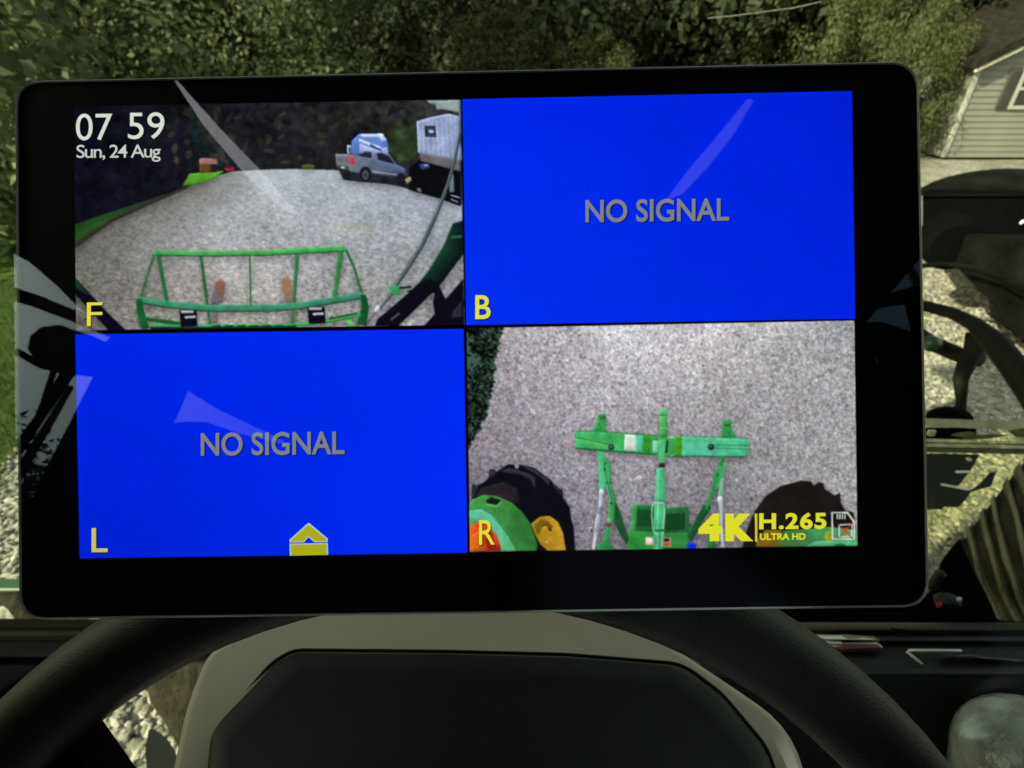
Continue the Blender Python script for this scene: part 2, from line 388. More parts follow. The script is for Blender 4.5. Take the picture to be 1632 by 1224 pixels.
for i, (px, d, l, s) in enumerate([
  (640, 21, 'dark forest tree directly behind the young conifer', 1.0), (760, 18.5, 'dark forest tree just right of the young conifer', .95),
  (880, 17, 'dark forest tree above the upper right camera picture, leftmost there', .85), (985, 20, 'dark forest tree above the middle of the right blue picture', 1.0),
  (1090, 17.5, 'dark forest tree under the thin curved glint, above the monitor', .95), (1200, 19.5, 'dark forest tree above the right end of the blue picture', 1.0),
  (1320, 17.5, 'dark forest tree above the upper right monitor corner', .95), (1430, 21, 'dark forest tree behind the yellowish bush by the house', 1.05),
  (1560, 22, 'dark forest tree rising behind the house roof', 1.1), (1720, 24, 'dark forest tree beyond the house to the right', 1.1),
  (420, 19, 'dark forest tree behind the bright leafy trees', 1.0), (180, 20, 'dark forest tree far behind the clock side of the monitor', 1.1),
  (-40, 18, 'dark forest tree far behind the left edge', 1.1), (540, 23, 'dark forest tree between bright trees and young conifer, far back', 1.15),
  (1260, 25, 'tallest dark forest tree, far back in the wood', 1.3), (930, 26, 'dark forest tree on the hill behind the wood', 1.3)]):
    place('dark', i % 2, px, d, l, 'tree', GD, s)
place('bush', 0, 0, 0, 'round green bush at the back of the lawn by the left edge', 'bush', None, 1.15, xy=(-5.6, 5.3))
place('bush', 0, 0, 0, 'low green bush under the bright trees', 'bush', None, .9, xy=(-4.6, 8.0))
place('yellow', 0, 1470, 14.0, 'yellowish green bush beside the house corner', 'bush', None, 1.0)
place('bright', 0, 1500, 17.5, 'mid green leafy tree behind the house corner', 'tree', None, 1.0)
place('dark', 1, 1390, 15.5, 'dark forest tree left of the yellowish bush', 'tree', GD, .8)
for (x, y, sx_, sz_, lb) in [(6.72, 10.2, .42, .62, 'narrow yellowish shrub against the house corner'), (6.5, 11.6, .5, .8, 'tall yellowish shrub behind the house corner'), (6.1, 13.2, .7, 1.15, 'taller green shrub behind the yellowish shrubs by the house')]:
    o = place('yellow', 0, 0, 0, lb, 'shrub', 'shrubs beside the house', 1.0, xy=(x, y)); o.scale = (sx_, sx_, sz_)
place('yellow', 0, 800, 14.0, 'small yellowish bush in front of the dark wood', 'bush', None, .6)
place('yellow', 0, 905, 13.6, 'second small yellowish bush in front of the dark wood, above the blue picture', 'bush', None, .5)
# trees standing behind the tractor, seen only mirrored in the monitor glass
place('dark', 0, 0, 0, 'dark tree behind the tractor, mirrored at the right of the screen', 'tree', None, .72, xy=(4.7, -4.5), rot=.4)
place('dark', 1, 0, 0, 'low dark tree behind the tractor, mirrored at the left of the screen', 'tree', None, .45, xy=(-4.7, -4.3), rot=1.0)

# ------------------------------------------------------------------ house
c0 = G(1497, 255); HY = c0.y
def W(px, py):                      # pixel -> point on the house end wall
    r = ray(px, py); return CAM + r*(HY/r.y)
hx0, hz0 = c0.x, .05
hz1 = W(1560, 101).z
HWID, HLEN = 4.4, 1.9
house = empty('mobile_home', (hx0, HY, 0)); tag(house, 'white sided mobile home with dark shutters at the right edge', 'house')
MB().box((hx0+HWID/2, HY+HLEN/2+.03, (hz0+hz1)/2+.05), HWID-.02, HLEN, hz1-hz0+.1).build('wall', 'siding', house)
ncr = 15; ch = (hz1-hz0)/ncr
slope = (W(1632, 66).z-hz1)/(W(1632, 66).x-hx0)
bd = None
for k in range(ncr+5):
    z = hz0+k*ch; x0, x1 = hx0+.07, hx0+HWID-.07
    if z >= hz1-.001:
        x0 = hx0+(z+ch-hz1)/slope; x1 = hx0+HWID-(z+ch-hz1)/slope
        if x1-x0 < .3: break
    if bd is not None and z < hz1-.001:
        o = bd.copy(); col.objects.link(o); o.location = (0, 0, k*ch); o.parent = house; continue
    m = MB(); cc = (x0+x1)/2
    m.loft([[(x, HY+.02, z), (x, HY-.022, z), (x, HY-.016, z+ch*.1), (x, HY-.004, z+ch*.985), (x, HY+.02, z+ch*.985)] for x in (x0, x1)])
    o = m.build('siding_board', 'siding', house)
    if bd is None: bd = o
gbm = MB(); pk = hx0+HWID/2; pz = hz1+slope*HWID/2
gbm.add([(hx0, HY+.03, hz1), (hx0+HWID, HY+.03, hz1), (pk, HY+.03, pz), (hx0, HY+HLEN, hz1), (hx0+HWID, HY+HLEN, hz1), (pk, HY+HLEN, pz)], [(0, 1, 2), (3, 5, 4), (0, 2, 5, 3), (1, 4, 5, 2)])
gbm.build('gable', 'siding', house)
for x in (hx0+.035, hx0+HWID-.035):
    MB().box((x, HY-.012, (hz0+hz1)/2), .07, .05, hz1-hz0, bev=.006).build('corner_trim', 'trim', house)
rf = MB(); ov = .16
rf.loft([[(hx0-ov, y, hz1-ov*slope+.02), (pk, y, pz+.02), (hx0+HWID+ov, y, hz1-ov*slope+.02), (hx0+HWID+ov, y, hz1-ov*slope+.16), (pk, y, pz+.16), (hx0-ov, y, hz1-ov*slope+.16)] for y in (HY-.22, HY+HLEN+.2)])
roof = rf.build('roof', 'shingle', house)
fa = MB(); fa.loft([[(hx0-ov+.02, y, hz1-ov*slope-.03), (pk, y, pz-.03), (hx0+HWID+ov-.02, y, hz1-ov*slope-.03), (hx0+HWID+ov-.02, y, hz1-ov*slope+.018), (pk, y, pz+.018), (hx0-ov+.02, y, hz1-ov*slope+.018)] for y in (HY-.20, HY-.16)])
fa.build('fascia', 'sill', roof)
def wallrect(p0, p1): a, b = W(*p0), W(*p1); return min(a.x, b.x), max(a.x, b.x), min(a.z, b.z), max(a.z, b.z)
sx0, sx1, sz0, sz1 = wallrect((1612, 107), (1603.6, 173.5))
sx0 = W(1597, 140).x; sx1 = W(1614, 140).x
sh = MB().box(((sx0+sx1)/2, HY-.04, (sz0+sz1)/2), sx1-sx0, .035, sz1-sz0, bev=.006).build('shutter', 'shutter', house)
lv = None; nl = 14
for k in range(nl):
    z = sz0+.04+(sz1-sz0-.08)*(k+.5)/nl
    if lv is None:
        lv = MB().loft([[(x, HY-.06, z-.012), (x, HY-.072, z-.01), (x, HY-.058, z+.014)] for x in (sx0+.02, sx1-.02)]).build('louvre', 'shutter', sh); z00 = z
    else:
        o = lv.copy(); col.objects.link(o); o.parent = sh; o.location = (0, 0, z-z00)
wx0 = sx1+.03; wx1 = wx0+.62
win = MB(); 
for (a, b, c, d) in [(wx0, wx0+.05, sz0, sz1), (wx1-.05, wx1, sz0, sz1), (wx0+.05, wx1-.05, sz0, sz0+.05), (wx0+.05, wx1-.05, sz1-.05, sz1), (wx0+.05, wx1-.05, (sz0+sz1)/2-.02, (sz0+sz1)/2+.02)]:
    win.box(((a+b)/2, HY-.035, (c+d)/2), b-a, .05, d-c)
wn = win.build('window', 'trim', house)
for c, d in ((sz0+.05, (sz0+sz1)/2-.02), ((sz0+sz1)/2+.02, sz1-.05)):
    MB().box(((wx0+wx1)/2, HY-.028, (c+d)/2), wx1-wx0-.1, .01, d-c).build('pane', 'pane', wn)
o = copy_tree(sh, house); o.location = (wx1-sx0+.03, 0, 0)

# ------------------------------------------------------------------ dark parked utility vehicle between house and tractor
ug = G(1640, 540); UX, UY = ug.x, ug.y
utv = empty('utility_vehicle', (UX, UY, 0)); tag(utv, 'dark parked utility vehicle with rounded grey hood in front of the house', 'vehicle')
def D(px, py, d): return P(px, py, d)
ud = 3.95
# rounded hood
hd = MB(); loops = []
for k in range(9):
    a = k/8; loops.append([])
    px0 = 1462; 
    for i in range(13):
        u = i/12; pxx = px0+300*u; top = 312-44*math.sin(math.pi*min(max(u*.95+.02, 0), 1))**.55
        yy = 312*(1-math.sin(a*math.pi/2))+top*math.sin(a*math.pi/2)
        loops[-1].append(P(pxx, yy, ud-.25+a*.75))
hd.loft(loops, cap=False, closed=False)
hd.build('hood', 'greypanel', utv, True)
b0 = P(1474, 303, ud-.05); b1 = P(1760, 372, ud-.05)
bm_ = MB(); out = arc_round([(1470, 300), (1770, 306), (1770, 382), (1612, 382), (1545, 374), (1520, 384), (1470, 392)], 14, 4)
bm_.loft([[P(x, y, ud-.22) for x, y in inset(out, 3)], [P(x, y, ud-.16) for x, y in out], [P(x, y, ud+.6) for x, y in out]])
smooth_by(bm_.build('body', 'black', utv))
bp_ = MB(); out = arc_round([(1522, 424), (1540, 372), (1612, 374), (1770, 376), (1770, 560), (1650, 560), (1600, 520), (1574, 500), (1585, 488), (1556, 458)], 8, 3)
bp_.loft([[P(x, y, ud-.62) for x, y in inset(out, 2)], [P(x, y, ud-.58) for x, y in out], [P(x, y, ud-.1) for x, y in out]])
smooth_by(bp_.build('side_panel', 'greypanel', utv))
fd = MB(); fd.tube([P(1466, 424, ud-.75), P(1500, 421, ud-.75), P(1545, 426, ud-.75), P(1590, 440, ud-.75), P(1640, 468, ud-.75), P(1700, 520, ud-.75)], .016, 8)
fd.build('fender_flare', 'greypanel', utv, True)
wc = P(1503, 384, ud-.35)
wh = MB(); wh.lathe(wc-Vector((.0, .12, 0)), (0.25, 1, 0), [(0, .02), (0, .14), (.03, .17), (.2, .17), (.23, .14), (.23, .02)], 22)
wheel = smooth_by(wh.build('wheel', 'black', utv))
MB().lathe(P(1629, 354, ud-.25), R_+U_*.8, [(-.02, .003), (-.01, .010), (.01, .010), (.02, .003)], 8).build('glint_streak', 'whiteplastic', utv, True)  # small white streak modelled as a glint on the vehicle

# ================================================================== MONITOR
DM = 0.152
yaw = math.radians(.62)
mR = (R_*math.cos(yaw) - F_*math.sin(yaw)).normalized()      # right side a little closer to the viewer
mN = mR.cross(U_).normalized()                                 # towards the viewer
mU = mN.cross(mR)
M0 = P(816, 545, DM)
MM = Matrix(((mR.x, mU.x, mN.x, M0.x), (mR.y, mU.y, mN.y, M0.y), (mR.z, mU.z, mN.z, M0.z), (0, 0, 0, 1)))
MI = MM.inverted()
def S(px, py, off=0.0):
    r = ray(px, py); t = (M0 + mN*off - CAM).dot(mN)/r.dot(mN); return CAM + r*t
def SL(px, py, off=0.0): return MI @ S(px, py, off)
mon = empty('camera_monitor', M0, MM); tag(mon, 'black four-way camera monitor with lit split screen in front of the steering wheel', 'monitor')
outline = arc_round([(22, 127), (1466, 95), (1483, 970), (29, 991)], [46, 52, 48, 48], 9)
def ringS(ins, off):
    return [S(p.x, p.y, 0) + mN*off for p in inset(outline, ins)]
hb = MB(); hb.loft([ringS(7, .0002), ringS(6.2, .0008), ringS(4, .0004), ringS(1.2, -.0012), ringS(0, -.004), ringS(0, -.016), ringS(6, -.022), ringS(60, -.0235)], cap=False)
n = len(outline); hb.f.append(tuple(len(hb.v)-n+i for i in range(n)))
smooth_by(hb.build('housing', 'housing', mon, inv=MI), 50)
bz = MB(); bz.v = ringS(6.8, .0); bz.f = [tuple(reversed(range(n)))]
bz.build('bezel', 'bezel', mon, inv=MI)
cg = MB(); cg.v = [S(p.x, p.y, 0)+mN*.0012 for p in inset(outline, 6.2)]; cg.f = [tuple(reversed(range(n)))]
cgo = cg.build('cover_glass', 'coverglass', mon, inv=MI)
if cgo.data.polygons[0].normal.z < 0: cgo.data.flip_normals()
ma = MB(); ma.tube([S(700, 560)-mN*.024, S(700, 560)-mN*.06, S(690, 800)-mN*.13, S(690, 1080)-mN*.2], .012, 10)
ma.build('mount_arm', 'plastic', mon, True, inv=MI)

class Pic:
    """flat picture elements printed on the display, in layers a hair apart"""
    def __init__(s, base): s.v = []; s.f = []; s.mi = []; s.c = []; s.mats = []; s.off = base
    def mid(s, m):
        if m not in s.mats: s.mats.append(m)
        return s.mats.index(m)
    def poly(s, pts, c, mat='px_photo', step=True):
        if step: s.off += 2.4e-6
        b = len(s.v); cs = c if isinstance(c[0], (tuple, list)) else [c]*len(pts)
        s.v += [SL(x, y, s.off) for x, y in pts]; s.c += [rgb(q) for q in cs]
        tri = tessellate_polygon([[Vector((x, y, 0)) for x, y in pts]])
        for t in tri:
            t = tuple(b+i for i in t)
            n_ = (s.v[t[1]]-s.v[t[0]]).cross(s.v[t[2]]-s.v[t[0]])
            s.f.append(t if n_.z > 0 else t[::-1]); s.mi.append(s.mid(mat))
    def stroke(s, pts, w_, c, mat='px_photo', closed=False):
        pts = [Vector(p) for p in pts]; n_ = len(pts); L, Rr = [], []
        for i, p in enumerate(pts):
            a = pts[i-1] if (i or closed) else p; b = pts[(i+1) % n_] if (i < n_-1 or closed) else p
            t = (b-a).normalized(); q = Vector((-t.y, t.x)); ww = (w_[i] if isinstance(w_, (list, tuple)) else w_)/2
            L.append(p+q*ww); Rr.append(p-q*ww)
        s.off += 2.4e-6; b = len(s.v)
        for l, r in zip(L, Rr): s.v += [SL(l.x, l.y, s.off), SL(r.x, r.y, s.off)]; s.c += [rgb(c)]*2
        for i in range(n_ if closed else n_-1):
            j = (i+1) % n_; q = (b+2*i, b+2*i+1, b+2*j+1, b+2*j)
            n3 = (s.v[q[1]]-s.v[q[0]]).cross(s.v[q[2]]-s.v[q[0]]); s.f.append(q if n3.z > 0 else q[::-1]); s.mi.append(s.mid(mat))
    def ell(s, cx, cy, rx, ry, c, mat='px_photo', n_=20, rot=0):
        s.poly([(cx+rx*math.cos(a)*math.cos(rot)-ry*math.sin(a)*math.sin(rot), cy+rx*math.cos(a)*math.sin(rot)+ry*math.sin(a)*math.cos(rot)) for a in [2*math.pi*k/n_ for k in range(n_)]], c, mat)
    def grid(s, quad, cols, mat, nx_=14, ny_=10):
        """quad TL,TR,BR,BL with corner colours"""
        s.off += 2.4e-6; b = len(s.v); q = [Vector(p) for p in quad]; cc = [Vector(rgb(c)) for c in cols]
        for j in range(ny_+1):
            for i in range(nx_+1):
                u, v = i/nx_, j/ny_; p = (q[0]*(1-u)+q[1]*u)*(1-v)+(q[3]*(1-u)+q[2]*u)*v
                s.v.append(SL(p.x, p.y, s.off)); s.c.append(tuple((cc[0]*(1-u)+cc[1]*u)*(1-v)+(cc[3]*(1-u)+cc[2]*u)*v))
        for j in range(ny_):
            for i in range(nx_):
                a = b+j*(nx_+1)+i; s.f.append((a, a+nx_+1, a+nx_+2, a+1)); s.mi.append(s.mid(mat))
    def build(s, name, parent):
        me = bpy.data.meshes.new(name); me.from_pydata(s.v, [], s.f); me.update()
        for m in s.mats: me.materials.append(M[m])
        me.polygons.foreach_set('material_index', s.mi)
        at = me.color_attributes.new('Col', 'FLOAT_COLOR', 'POINT')
        at.data.foreach_set('color', [x for c in s.c for x in (*c, 1)])
        o = bpy.data.objects.new(name, me); col.objects.link(o); o.parent = parent; return o
def gblur(a, sg):
    if sg <= 0: return a
    r_ = max(1, int(3*sg)); k = np.exp(-.5*(np.arange(-r_, r_+1)/sg)**2); k /= k.sum()
    for ax_ in (0, 1):
        pad = [(0, 0)]*a.ndim; pad[ax_] = (r_, r_); p = np.pad(a, pad, mode='edge'); out = np.zeros_like(a); n_ = a.shape[ax_]
        for i, w_ in enumerate(k): out += w_*(p[i:i+n_] if ax_ == 0 else p[:, i:i+n_])
        a = out
    return a
class Photo:
    """a camera picture drawn from shapes, grained and softened, shown on a fine mesh of lit points"""
    def __init__(s, quad, seed):
        s.q = [Vector(p) for p in quad]; s.x0 = int(min(p[0] for p in quad))-4; s.y0 = int(min(p[1] for p in quad))-4
        s.w = int(max(p[0] for p in quad))+5-s.x0; s.h = int(max(p[1] for p in quad))+5-s.y0
        s.im = np.zeros((s.h, s.w, 3)); s.kind = np.zeros((s.h, s.w), int); s.late = []; s.rg = np.random.default_rng(seed); s.edge = np.zeros((s.h, s.w))
    KI = {'px_gravel_f': 1, 'px_gravel_r': 2, 'px_foliage': 3, 'px_hedge': 4, 'px_photo': 5, 'px_flat': 6}
    def tri(s, p, c, kd):
        (x0, y0), (x1, y1), (x2, y2) = [(q[0]-s.x0, q[1]-s.y0) for q in p]
        a0, a1 = max(0, int(min(x0, x1, x2)-1)), min(s.w, int(max(x0, x1, x2)+2)); b0, b1 = max(0, int(min(y0, y1, y2)-1)), min(s.h, int(max(y0, y1, y2)+2))
        det = (y1-y2)*(x0-x2)+(x2-x1)*(y0-y2)
        if a1 <= a0 or b1 <= b0 or abs(det) < 1e-9: return
        X, Y = np.meshgrid(np.arange(a0, a1)+.0, np.arange(b0, b1)+.0)
        # 2x2 coverage for soft edges
        cov = np.zeros(X.shape); acc = np.zeros(X.shape+(3,))
        for dx in (-.25, .25):
            for dy in (-.25, .25):
                l0 = ((y1-y2)*(X+dx-x2)+(x2-x1)*(Y+dy-y2))/det; l1 = ((y2-y0)*(X+dx-x2)+(x0-x2)*(Y+dy-y2))/det; l2 = 1-l0-l1
                m = ((l0 >= -1e-6) & (l1 >= -1e-6) & (l2 >= -1e-6)).astype(float); cov += m*.25
        l0 = np.clip(((y1-y2)*(X-x2)+(x2-x1)*(Y-y2))/det, 0, 1); l1 = np.clip(((y2-y0)*(X-x2)+(x0-x2)*(Y-y2))/det, 0, 1); l2 = np.clip(1-l0-l1, 0, 1); t = (l0+l1+l2)[..., None]
        cc = (l0[..., None]*np.array(c[0], float)+l1[..., None]*np.array(c[1], float)+l2[..., None]*np.array(c[2], float))/t
        return (b0, b1, a0, a1, cov, cc)
    def fill(s, tris, kd, late=False):
        cov = np.zeros((s.h, s.w)); cc = np.zeros((s.h, s.w, 3))
        for p, c in tris:
            r_ = s.tri(p, c, kd)
            if r_ is None: continue
            b0, b1, a0, a1, cv, cl_ = r_; cov[b0:b1, a0:a1] += cv; cc[b0:b1, a0:a1] += cl_*cv[..., None]
        ok = cov > .01; cc[ok] /= cov[ok][:, None]; cov = np.clip(cov, 0, 1)
        if late: s.late.append((cov, cc)); return
        s.im = s.im*(1-cov[..., None])+cc*cov[..., None]; m = cov > .5; s.kind[m] = s.KI[kd]
        if kd == 'px_photo' : s.edge = np.where(m, s.edge*.3+gblur(cov, 1.3), s.edge*(1-cov))
    def poly(s, pts, c, mat='px_photo', step=True):
        cs = c if isinstance(c[0], (tuple, list)) else [c]*len(pts)
        tr_ = tessellate_polygon([[Vector((x, y, 0)) for x, y in pts]])
        s.fill([([pts[i] for i in t], [cs[i] for i in t]) for t in tr_], mat, mat == 'px_flat')
    def stroke(s, pts, w_, c, mat='px_photo', closed=False):
        pts = [Vector(p) for p in pts]; n_ = len(pts); L, Rr = [], []
        for i, p in enumerate(pts):
            a = pts[i-1] if (i or closed) else p; b = pts[(i+1) % n_] if (i < n_-1 or closed) else p
            t = (b-a).normalized(); q = Vector((-t.y, t.x)); ww = (w_[i] if isinstance(w_, (list, tuple)) else w_)/2
            L.append(p+q*ww); Rr.append(p-q*ww)
        T = []
        for i in range(n_ if closed else n_-1):
            j = (i+1) % n_; T += [([L[i], Rr[i], Rr[j]], [c]*3), ([L[i], Rr[j], L[j]], [c]*3)]
        s.fill([([(q.x, q.y) for q in p], cc) for p, cc in T], mat, mat == 'px_flat')
    def ell(s, cx, cy, rx, ry, c, mat='px_photo', n_=20, rot=0):
        s.poly([(cx+rx*math.cos(a)*math.cos(rot)-ry*math.sin(a)*math.sin(rot), cy+rx*math.cos(a)*math.sin(rot)+ry*math.sin(a)*math.cos(rot)) for a in [2*math.pi*k/n_ for k in range(n_)]], c, mat)
    def grid(s, quad, cols, mat, nx_=6, ny_=6):
        q = [Vector(p) for p in quad]; T = []
        def pt(u, v): p = (q[0]*(1-u)+q[1]*u)*(1-v)+(q[3]*(1-u)+q[2]*u)*v; return (p.x, p.y)
        def co(u, v): return tuple((cols[0][k]*(1-u)+cols[1][k]*u)*(1-v)+(cols[3][k]*(1-u)+cols[2][k]*u)*v for k in range(3))
        for j in range(ny_):
            for i in range(nx_):
                A = [(i/nx_, j/ny_), ((i+1)/nx_, j/ny_), ((i+1)/nx_, (j+1)/ny_), (i/nx_, (j+1)/ny_)]
                T += [([pt(*A[0]), pt(*A[1]), pt(*A[2])], [co(*A[0]), co(*A[1]), co(*A[2])]), ([pt(*A[0]), pt(*A[2]), pt(*A[3])], [co(*A[0]), co(*A[2]), co(*A[3])])]
        s.fill(T, mat)
    def nz(s, sg, sy=None):
        n_ = s.rg.standard_normal((s.h, s.w))
        if sy is not None:                       # anisotropic: stretch along x
            k = max(1, int(round(sg/sy))); n2 = gblur(s.rg.standard_normal((s.h, s.w//k+2)), sy); n_ = np.repeat(n2, k, 1)[:, :s.w]; n_ = gblur(n_, .6)
        else: n_ = gblur(n_, sg)
        return (n_-n_.mean())/n_.std()
    def build(s, name, parent, soft=.62):
        K, im = s.kind, s.im; gr = (K == 1) | (K == 2)
        # picture grain: gravel, foliage, paint
        yy = np.clip((np.arange(s.h)+s.y0-270)/250, 0, 1)[:, None]
        gf = (s.nz(1.6, .8)*.6+s.nz(.75)*.5)*(.05+.09*yy)+s.nz(2.2)*.05*yy+s.nz(14)*.035+s.nz(30)*.03
        gn = s.nz(.9)*.10+s.nz(1.5)*.055+s.nz(6)*.02+s.nz(26)*.03
        fo_ = s.nz(2.0)*.10+s.nz(5)*.13+s.nz(13)*.15; he = s.nz(1.0)*.5+s.nz(2)*.4+s.nz(9)*.3; pa = s.nz(1.4)*.025+s.nz(5)*.04
        mul = np.select([K == 1, K == 2, K == 3, K == 4, K == 5], [1+gf, 1+gn, 1+fo_, 1+he, 1+pa], 1.0)
        # shade the stones just under solid things
        sol = gblur(((K == 5)).astype(float), .5); cs_ = np.roll(gblur(sol, 5.0), 5, 0); mul = np.where(gr, mul*(1-.30*np.clip(cs_, 0, 1)), mul)
        # roundness of solid things
        e = gblur(s.edge, .8); sh_ = (np.roll(e, -1, 0)-np.roll(e, 1, 0))*.9+(np.roll(e, -1, 1)-np.roll(e, 1, 1))*.45
        mul = np.where(K == 5, mul*(1+np.clip(sh_*.38, -.25, .22)), mul)
        im = im*np.clip(mul, .1, 2)[..., None]
        ch_ = np.stack([s.nz(1.3), s.nz(1.3), s.nz(1.3)], -1); im = im*(1+np.where(gr, .014, .010)[..., None]*ch_)
        tone = np.stack([s.nz(3.), s.nz(3.)*.6, s.nz(3.)], -1); im = im+np.where(K == 3, 1.0, 0)[..., None]*tone*1.5
        im = gblur(im, soft)
        for cov, cc in s.late:
            cv = gblur(cov, .45)[..., None]; c2_ = gblur(cc*cov[..., None], .45)/np.maximum(cv, 1e-3); im = im*(1-cv)+np.clip(c2_, 0, 255)*cv
        im = np.clip(im+s.rg.standard_normal(im.shape)*1.6, 0, 255)
        NX, NY = 500, 290; u, v = np.meshgrid(np.linspace(0, 1, NX), np.linspace(0, 1, NY)); q = [np.array(p) for p in s.q]
        P2 = ((q[0]*(1-u[..., None])+q[1]*u[..., None])*(1-v[..., None])+(q[3]*(1-u[..., None])+q[2]*u[..., None])*v[..., None])
        fx, fy = np.clip(P2[..., 0]-s.x0, 0, s.w-1.001), np.clip(P2[..., 1]-s.y0, 0, s.h-1.001); ix, iy = fx.astype(int), fy.astype(int); tx, ty = (fx-ix)[..., None], (fy-iy)[..., None]
        c = ((im[iy, ix]*(1-tx)+im[iy, ix+1]*tx)*(1-ty)+(im[iy+1, ix]*(1-tx)+im[iy+1, ix+1]*tx)*ty)/255
        c = np.where(c <= .04045, c/12.92, ((c+.055)/1.055)**2.4)
        R3, U3, F3 = np.array(R_), np.array(U_), np.array(F_); d = R3*((P2[..., :1]-816)/FPX)+U3*((612-P2[..., 1:])/FPX)+F3
        pl = M0+mN*.0004; n3 = np.array(mN); t = np.dot(np.array(pl-CAM), n3)/(d@n3); w3 = np.array(CAM)+d*t[..., None]
        mi_ = np.array(MI); loc = w3@mi_[:3, :3].T+mi_[:3, 3]
        idx = np.arange(NX*NY).reshape(NY, NX); fc = np.stack([idx[:-1, :-1], idx[1:, :-1], idx[1:, 1:], idx[:-1, 1:]], -1).reshape(-1, 4)
        me = bpy.data.meshes.new(name); me.from_pydata(loc.reshape(-1, 3).tolist(), [], fc.tolist()); me.update(); me.materials.append(M['px_flat'])
        at = me.color_attributes.new('Col', 'FLOAT_COLOR', 'POINT'); at.data.foreach_set('color', np.concatenate([c.reshape(-1, 3), np.ones((NX*NY, 1))], 1).astype(np.float32).ravel())
        o = bpy.data.objects.new(name, me); col.objects.link(o); o.parent = parent; return o
def text(body, box, c, parent, off, name='lettering', bold=0.0, shear=0.0, slope=-.012, space=1.0, shadow=None):
    """lettering fitted into a pixel box x0,y0,x1,y1"""
    cu = bpy.data.curves.new('t', 'FONT'); cu.body = body; cu.size = 1; cu.offset = bold; cu.space_character = space; cu.resolution_u = 6
    to = bpy.data.objects.new('t', cu); col.objects.link(to); bpy.context.view_layer.update()
    me = bpy.data.meshes.new_from_object(to.evaluated_get(bpy.context.evaluated_depsgraph_get()))
    bpy.data.objects.remove(to); bpy.data.curves.remove(cu)
    xs = [v.co.x for v in me.vertices]; ys = [v.co.y for v in me.vertices]; a0, a1, b0_, b1_ = min(xs), max(xs), min(ys), max(ys)
    def mk(dx, dy, cc, of, nm):
        m2 = me.copy(); x0, y0, x1, y1 = box; xm = (x0+x1)/2
        for v, src in zip(m2.vertices, me.vertices):
            u = (src.co.x-a0)/(a1-a0); t = (src.co.y-b0_)/(b1_-b0_); px = x0+(x1-x0)*u+shear*(t-.5)*(y1-y0); py = y1-(y1-y0)*t
            v.co = SL(px+dx, py+(px-xm)*slope+dy, of)
        if m2.polygons and m2.polygons[0].normal.z < 0: m2.flip_normals()
        at = m2.color_attributes.new('Col', 'FLOAT_COLOR', 'POINT'); at.data.foreach_set('color', [x for _ in m2.vertices for x in (*rgb(cc), 1)])
        m2.materials.clear(); m2.materials.append(M['px_flat'])
        o = bpy.data.objects.new(nm, m2); col.objects.link(o); o.parent = parent; return o
    if shadow: mk(shadow[3] if len(shadow) > 3 else 1.6, 1.6, shadow[:3], off-8e-6, 'lettering_shadow')
    return mk(0, 0, c, off, name)

def mixq(a, b_, t): return tuple(a[i]*(1-t)+b_[i]*t for i in range(3))
YEL, GREY = (236, 232, 50), (128, 134, 132)
# ---- front camera picture
def c2(X, Y): return (420+X/4.709, 140+Y/4.709)
def c3(X, Y): return (100+X/4.709, 360+Y/4.709)
def c4(X, Y): return (420+X/4.709, 360+Y/4.709)
def mp(f, l): return [f(*q) for q in l]
f = Photo([(117.5, 169), (735, 158.5), (741, 518), (121, 527)], 3)
f.grid([(117, 169), (735, 158), (741, 518), (121, 527)], [(13, 12, 26), (44, 45, 42), (30, 32, 30), (14, 14, 26)], 'px_foliage')
f.poly(mp(c2, [(1225, 95), (1468, 92), (1470, 185), (1400, 172), (1340, 160), (1300, 165), (1290, 125), (1250, 118)]), (152, 166, 168))
f.poly(mp(c2, [(930, 330), (1000, 260), (1100, 250), (1150, 280), (1160, 480), (1090, 560), (990, 540), (940, 470)]), (42, 52, 34), 'px_foliage')
f.poly([(300, 170), (330, 175), (352, 230), (372, 268), (330, 262), (318, 250), (305, 215)], (22, 33, 34), 'px_foliage')  # greenish reflection painted into the picture
lp = [(372, 273), (335, 283), (300, 297), (262, 313), (180, 350), (119, 392), (120, 460), (121, 527)]
rp = [(540, 271.5), (560, 281), (600, 289), (640, 298), (736, 326), (737, 380), (739, 440), (741, 518)]
cl = [(160, 164, 164), (140, 140, 136), (122, 120, 114), (112, 108, 102), (106, 104, 98), (104, 104, 98), (112, 110, 104), (122, 118, 112)]
cm = [(182, 189, 194), (188, 195, 200), (190, 197, 202), (190, 197, 202), (188, 193, 197), (182, 184, 186), (176, 173, 170), (168, 164, 158)]
cr_ = [(180, 187, 195), (176, 183, 192), (174, 181, 191), (170, 177, 189), (160, 167, 180), (156, 161, 170), (150, 153, 158), (146, 147, 150)]
RV = []
for k in range(8):
    RV.append([])
    for i in range(13):
        u = i/12; p = Vector(lp[k]).lerp(Vector(rp[k]), u); bow = (-2.5 if 0 < i < 12 and k == 0 else 0)*math.sin(math.pi*u)
        RV[-1].append(((p.x, p.y+bow), mixq(cl[k], cm[k], min(1, u/.4)) if u < .4 else mixq(cm[k], cr_[k], (u-.4)/.6)))
T_ = []
for k in range(7):
    for i in range(12):
        A, B, C_, D_ = RV[k][i], RV[k+1][i], RV[k+1][i+1], RV[k][i+1]
        T_ += [([A[0], B[0], C_[0]], [A[1], B[1], C_[1]]), ([A[0], C_[0], D_[0]], [A[1], C_[1], D_[1]])]
f.fill(T_, 'px_gravel_f')
f.poly([(119, 358), (165, 342), (235, 319), (262, 309), (262, 313), (180, 349), (119, 388)], [(26, 52, 26), (34, 72, 32), (30, 56, 26), (28, 42, 22), (40, 48, 34), (52, 92, 38), (46, 92, 36)], 'px_photo')
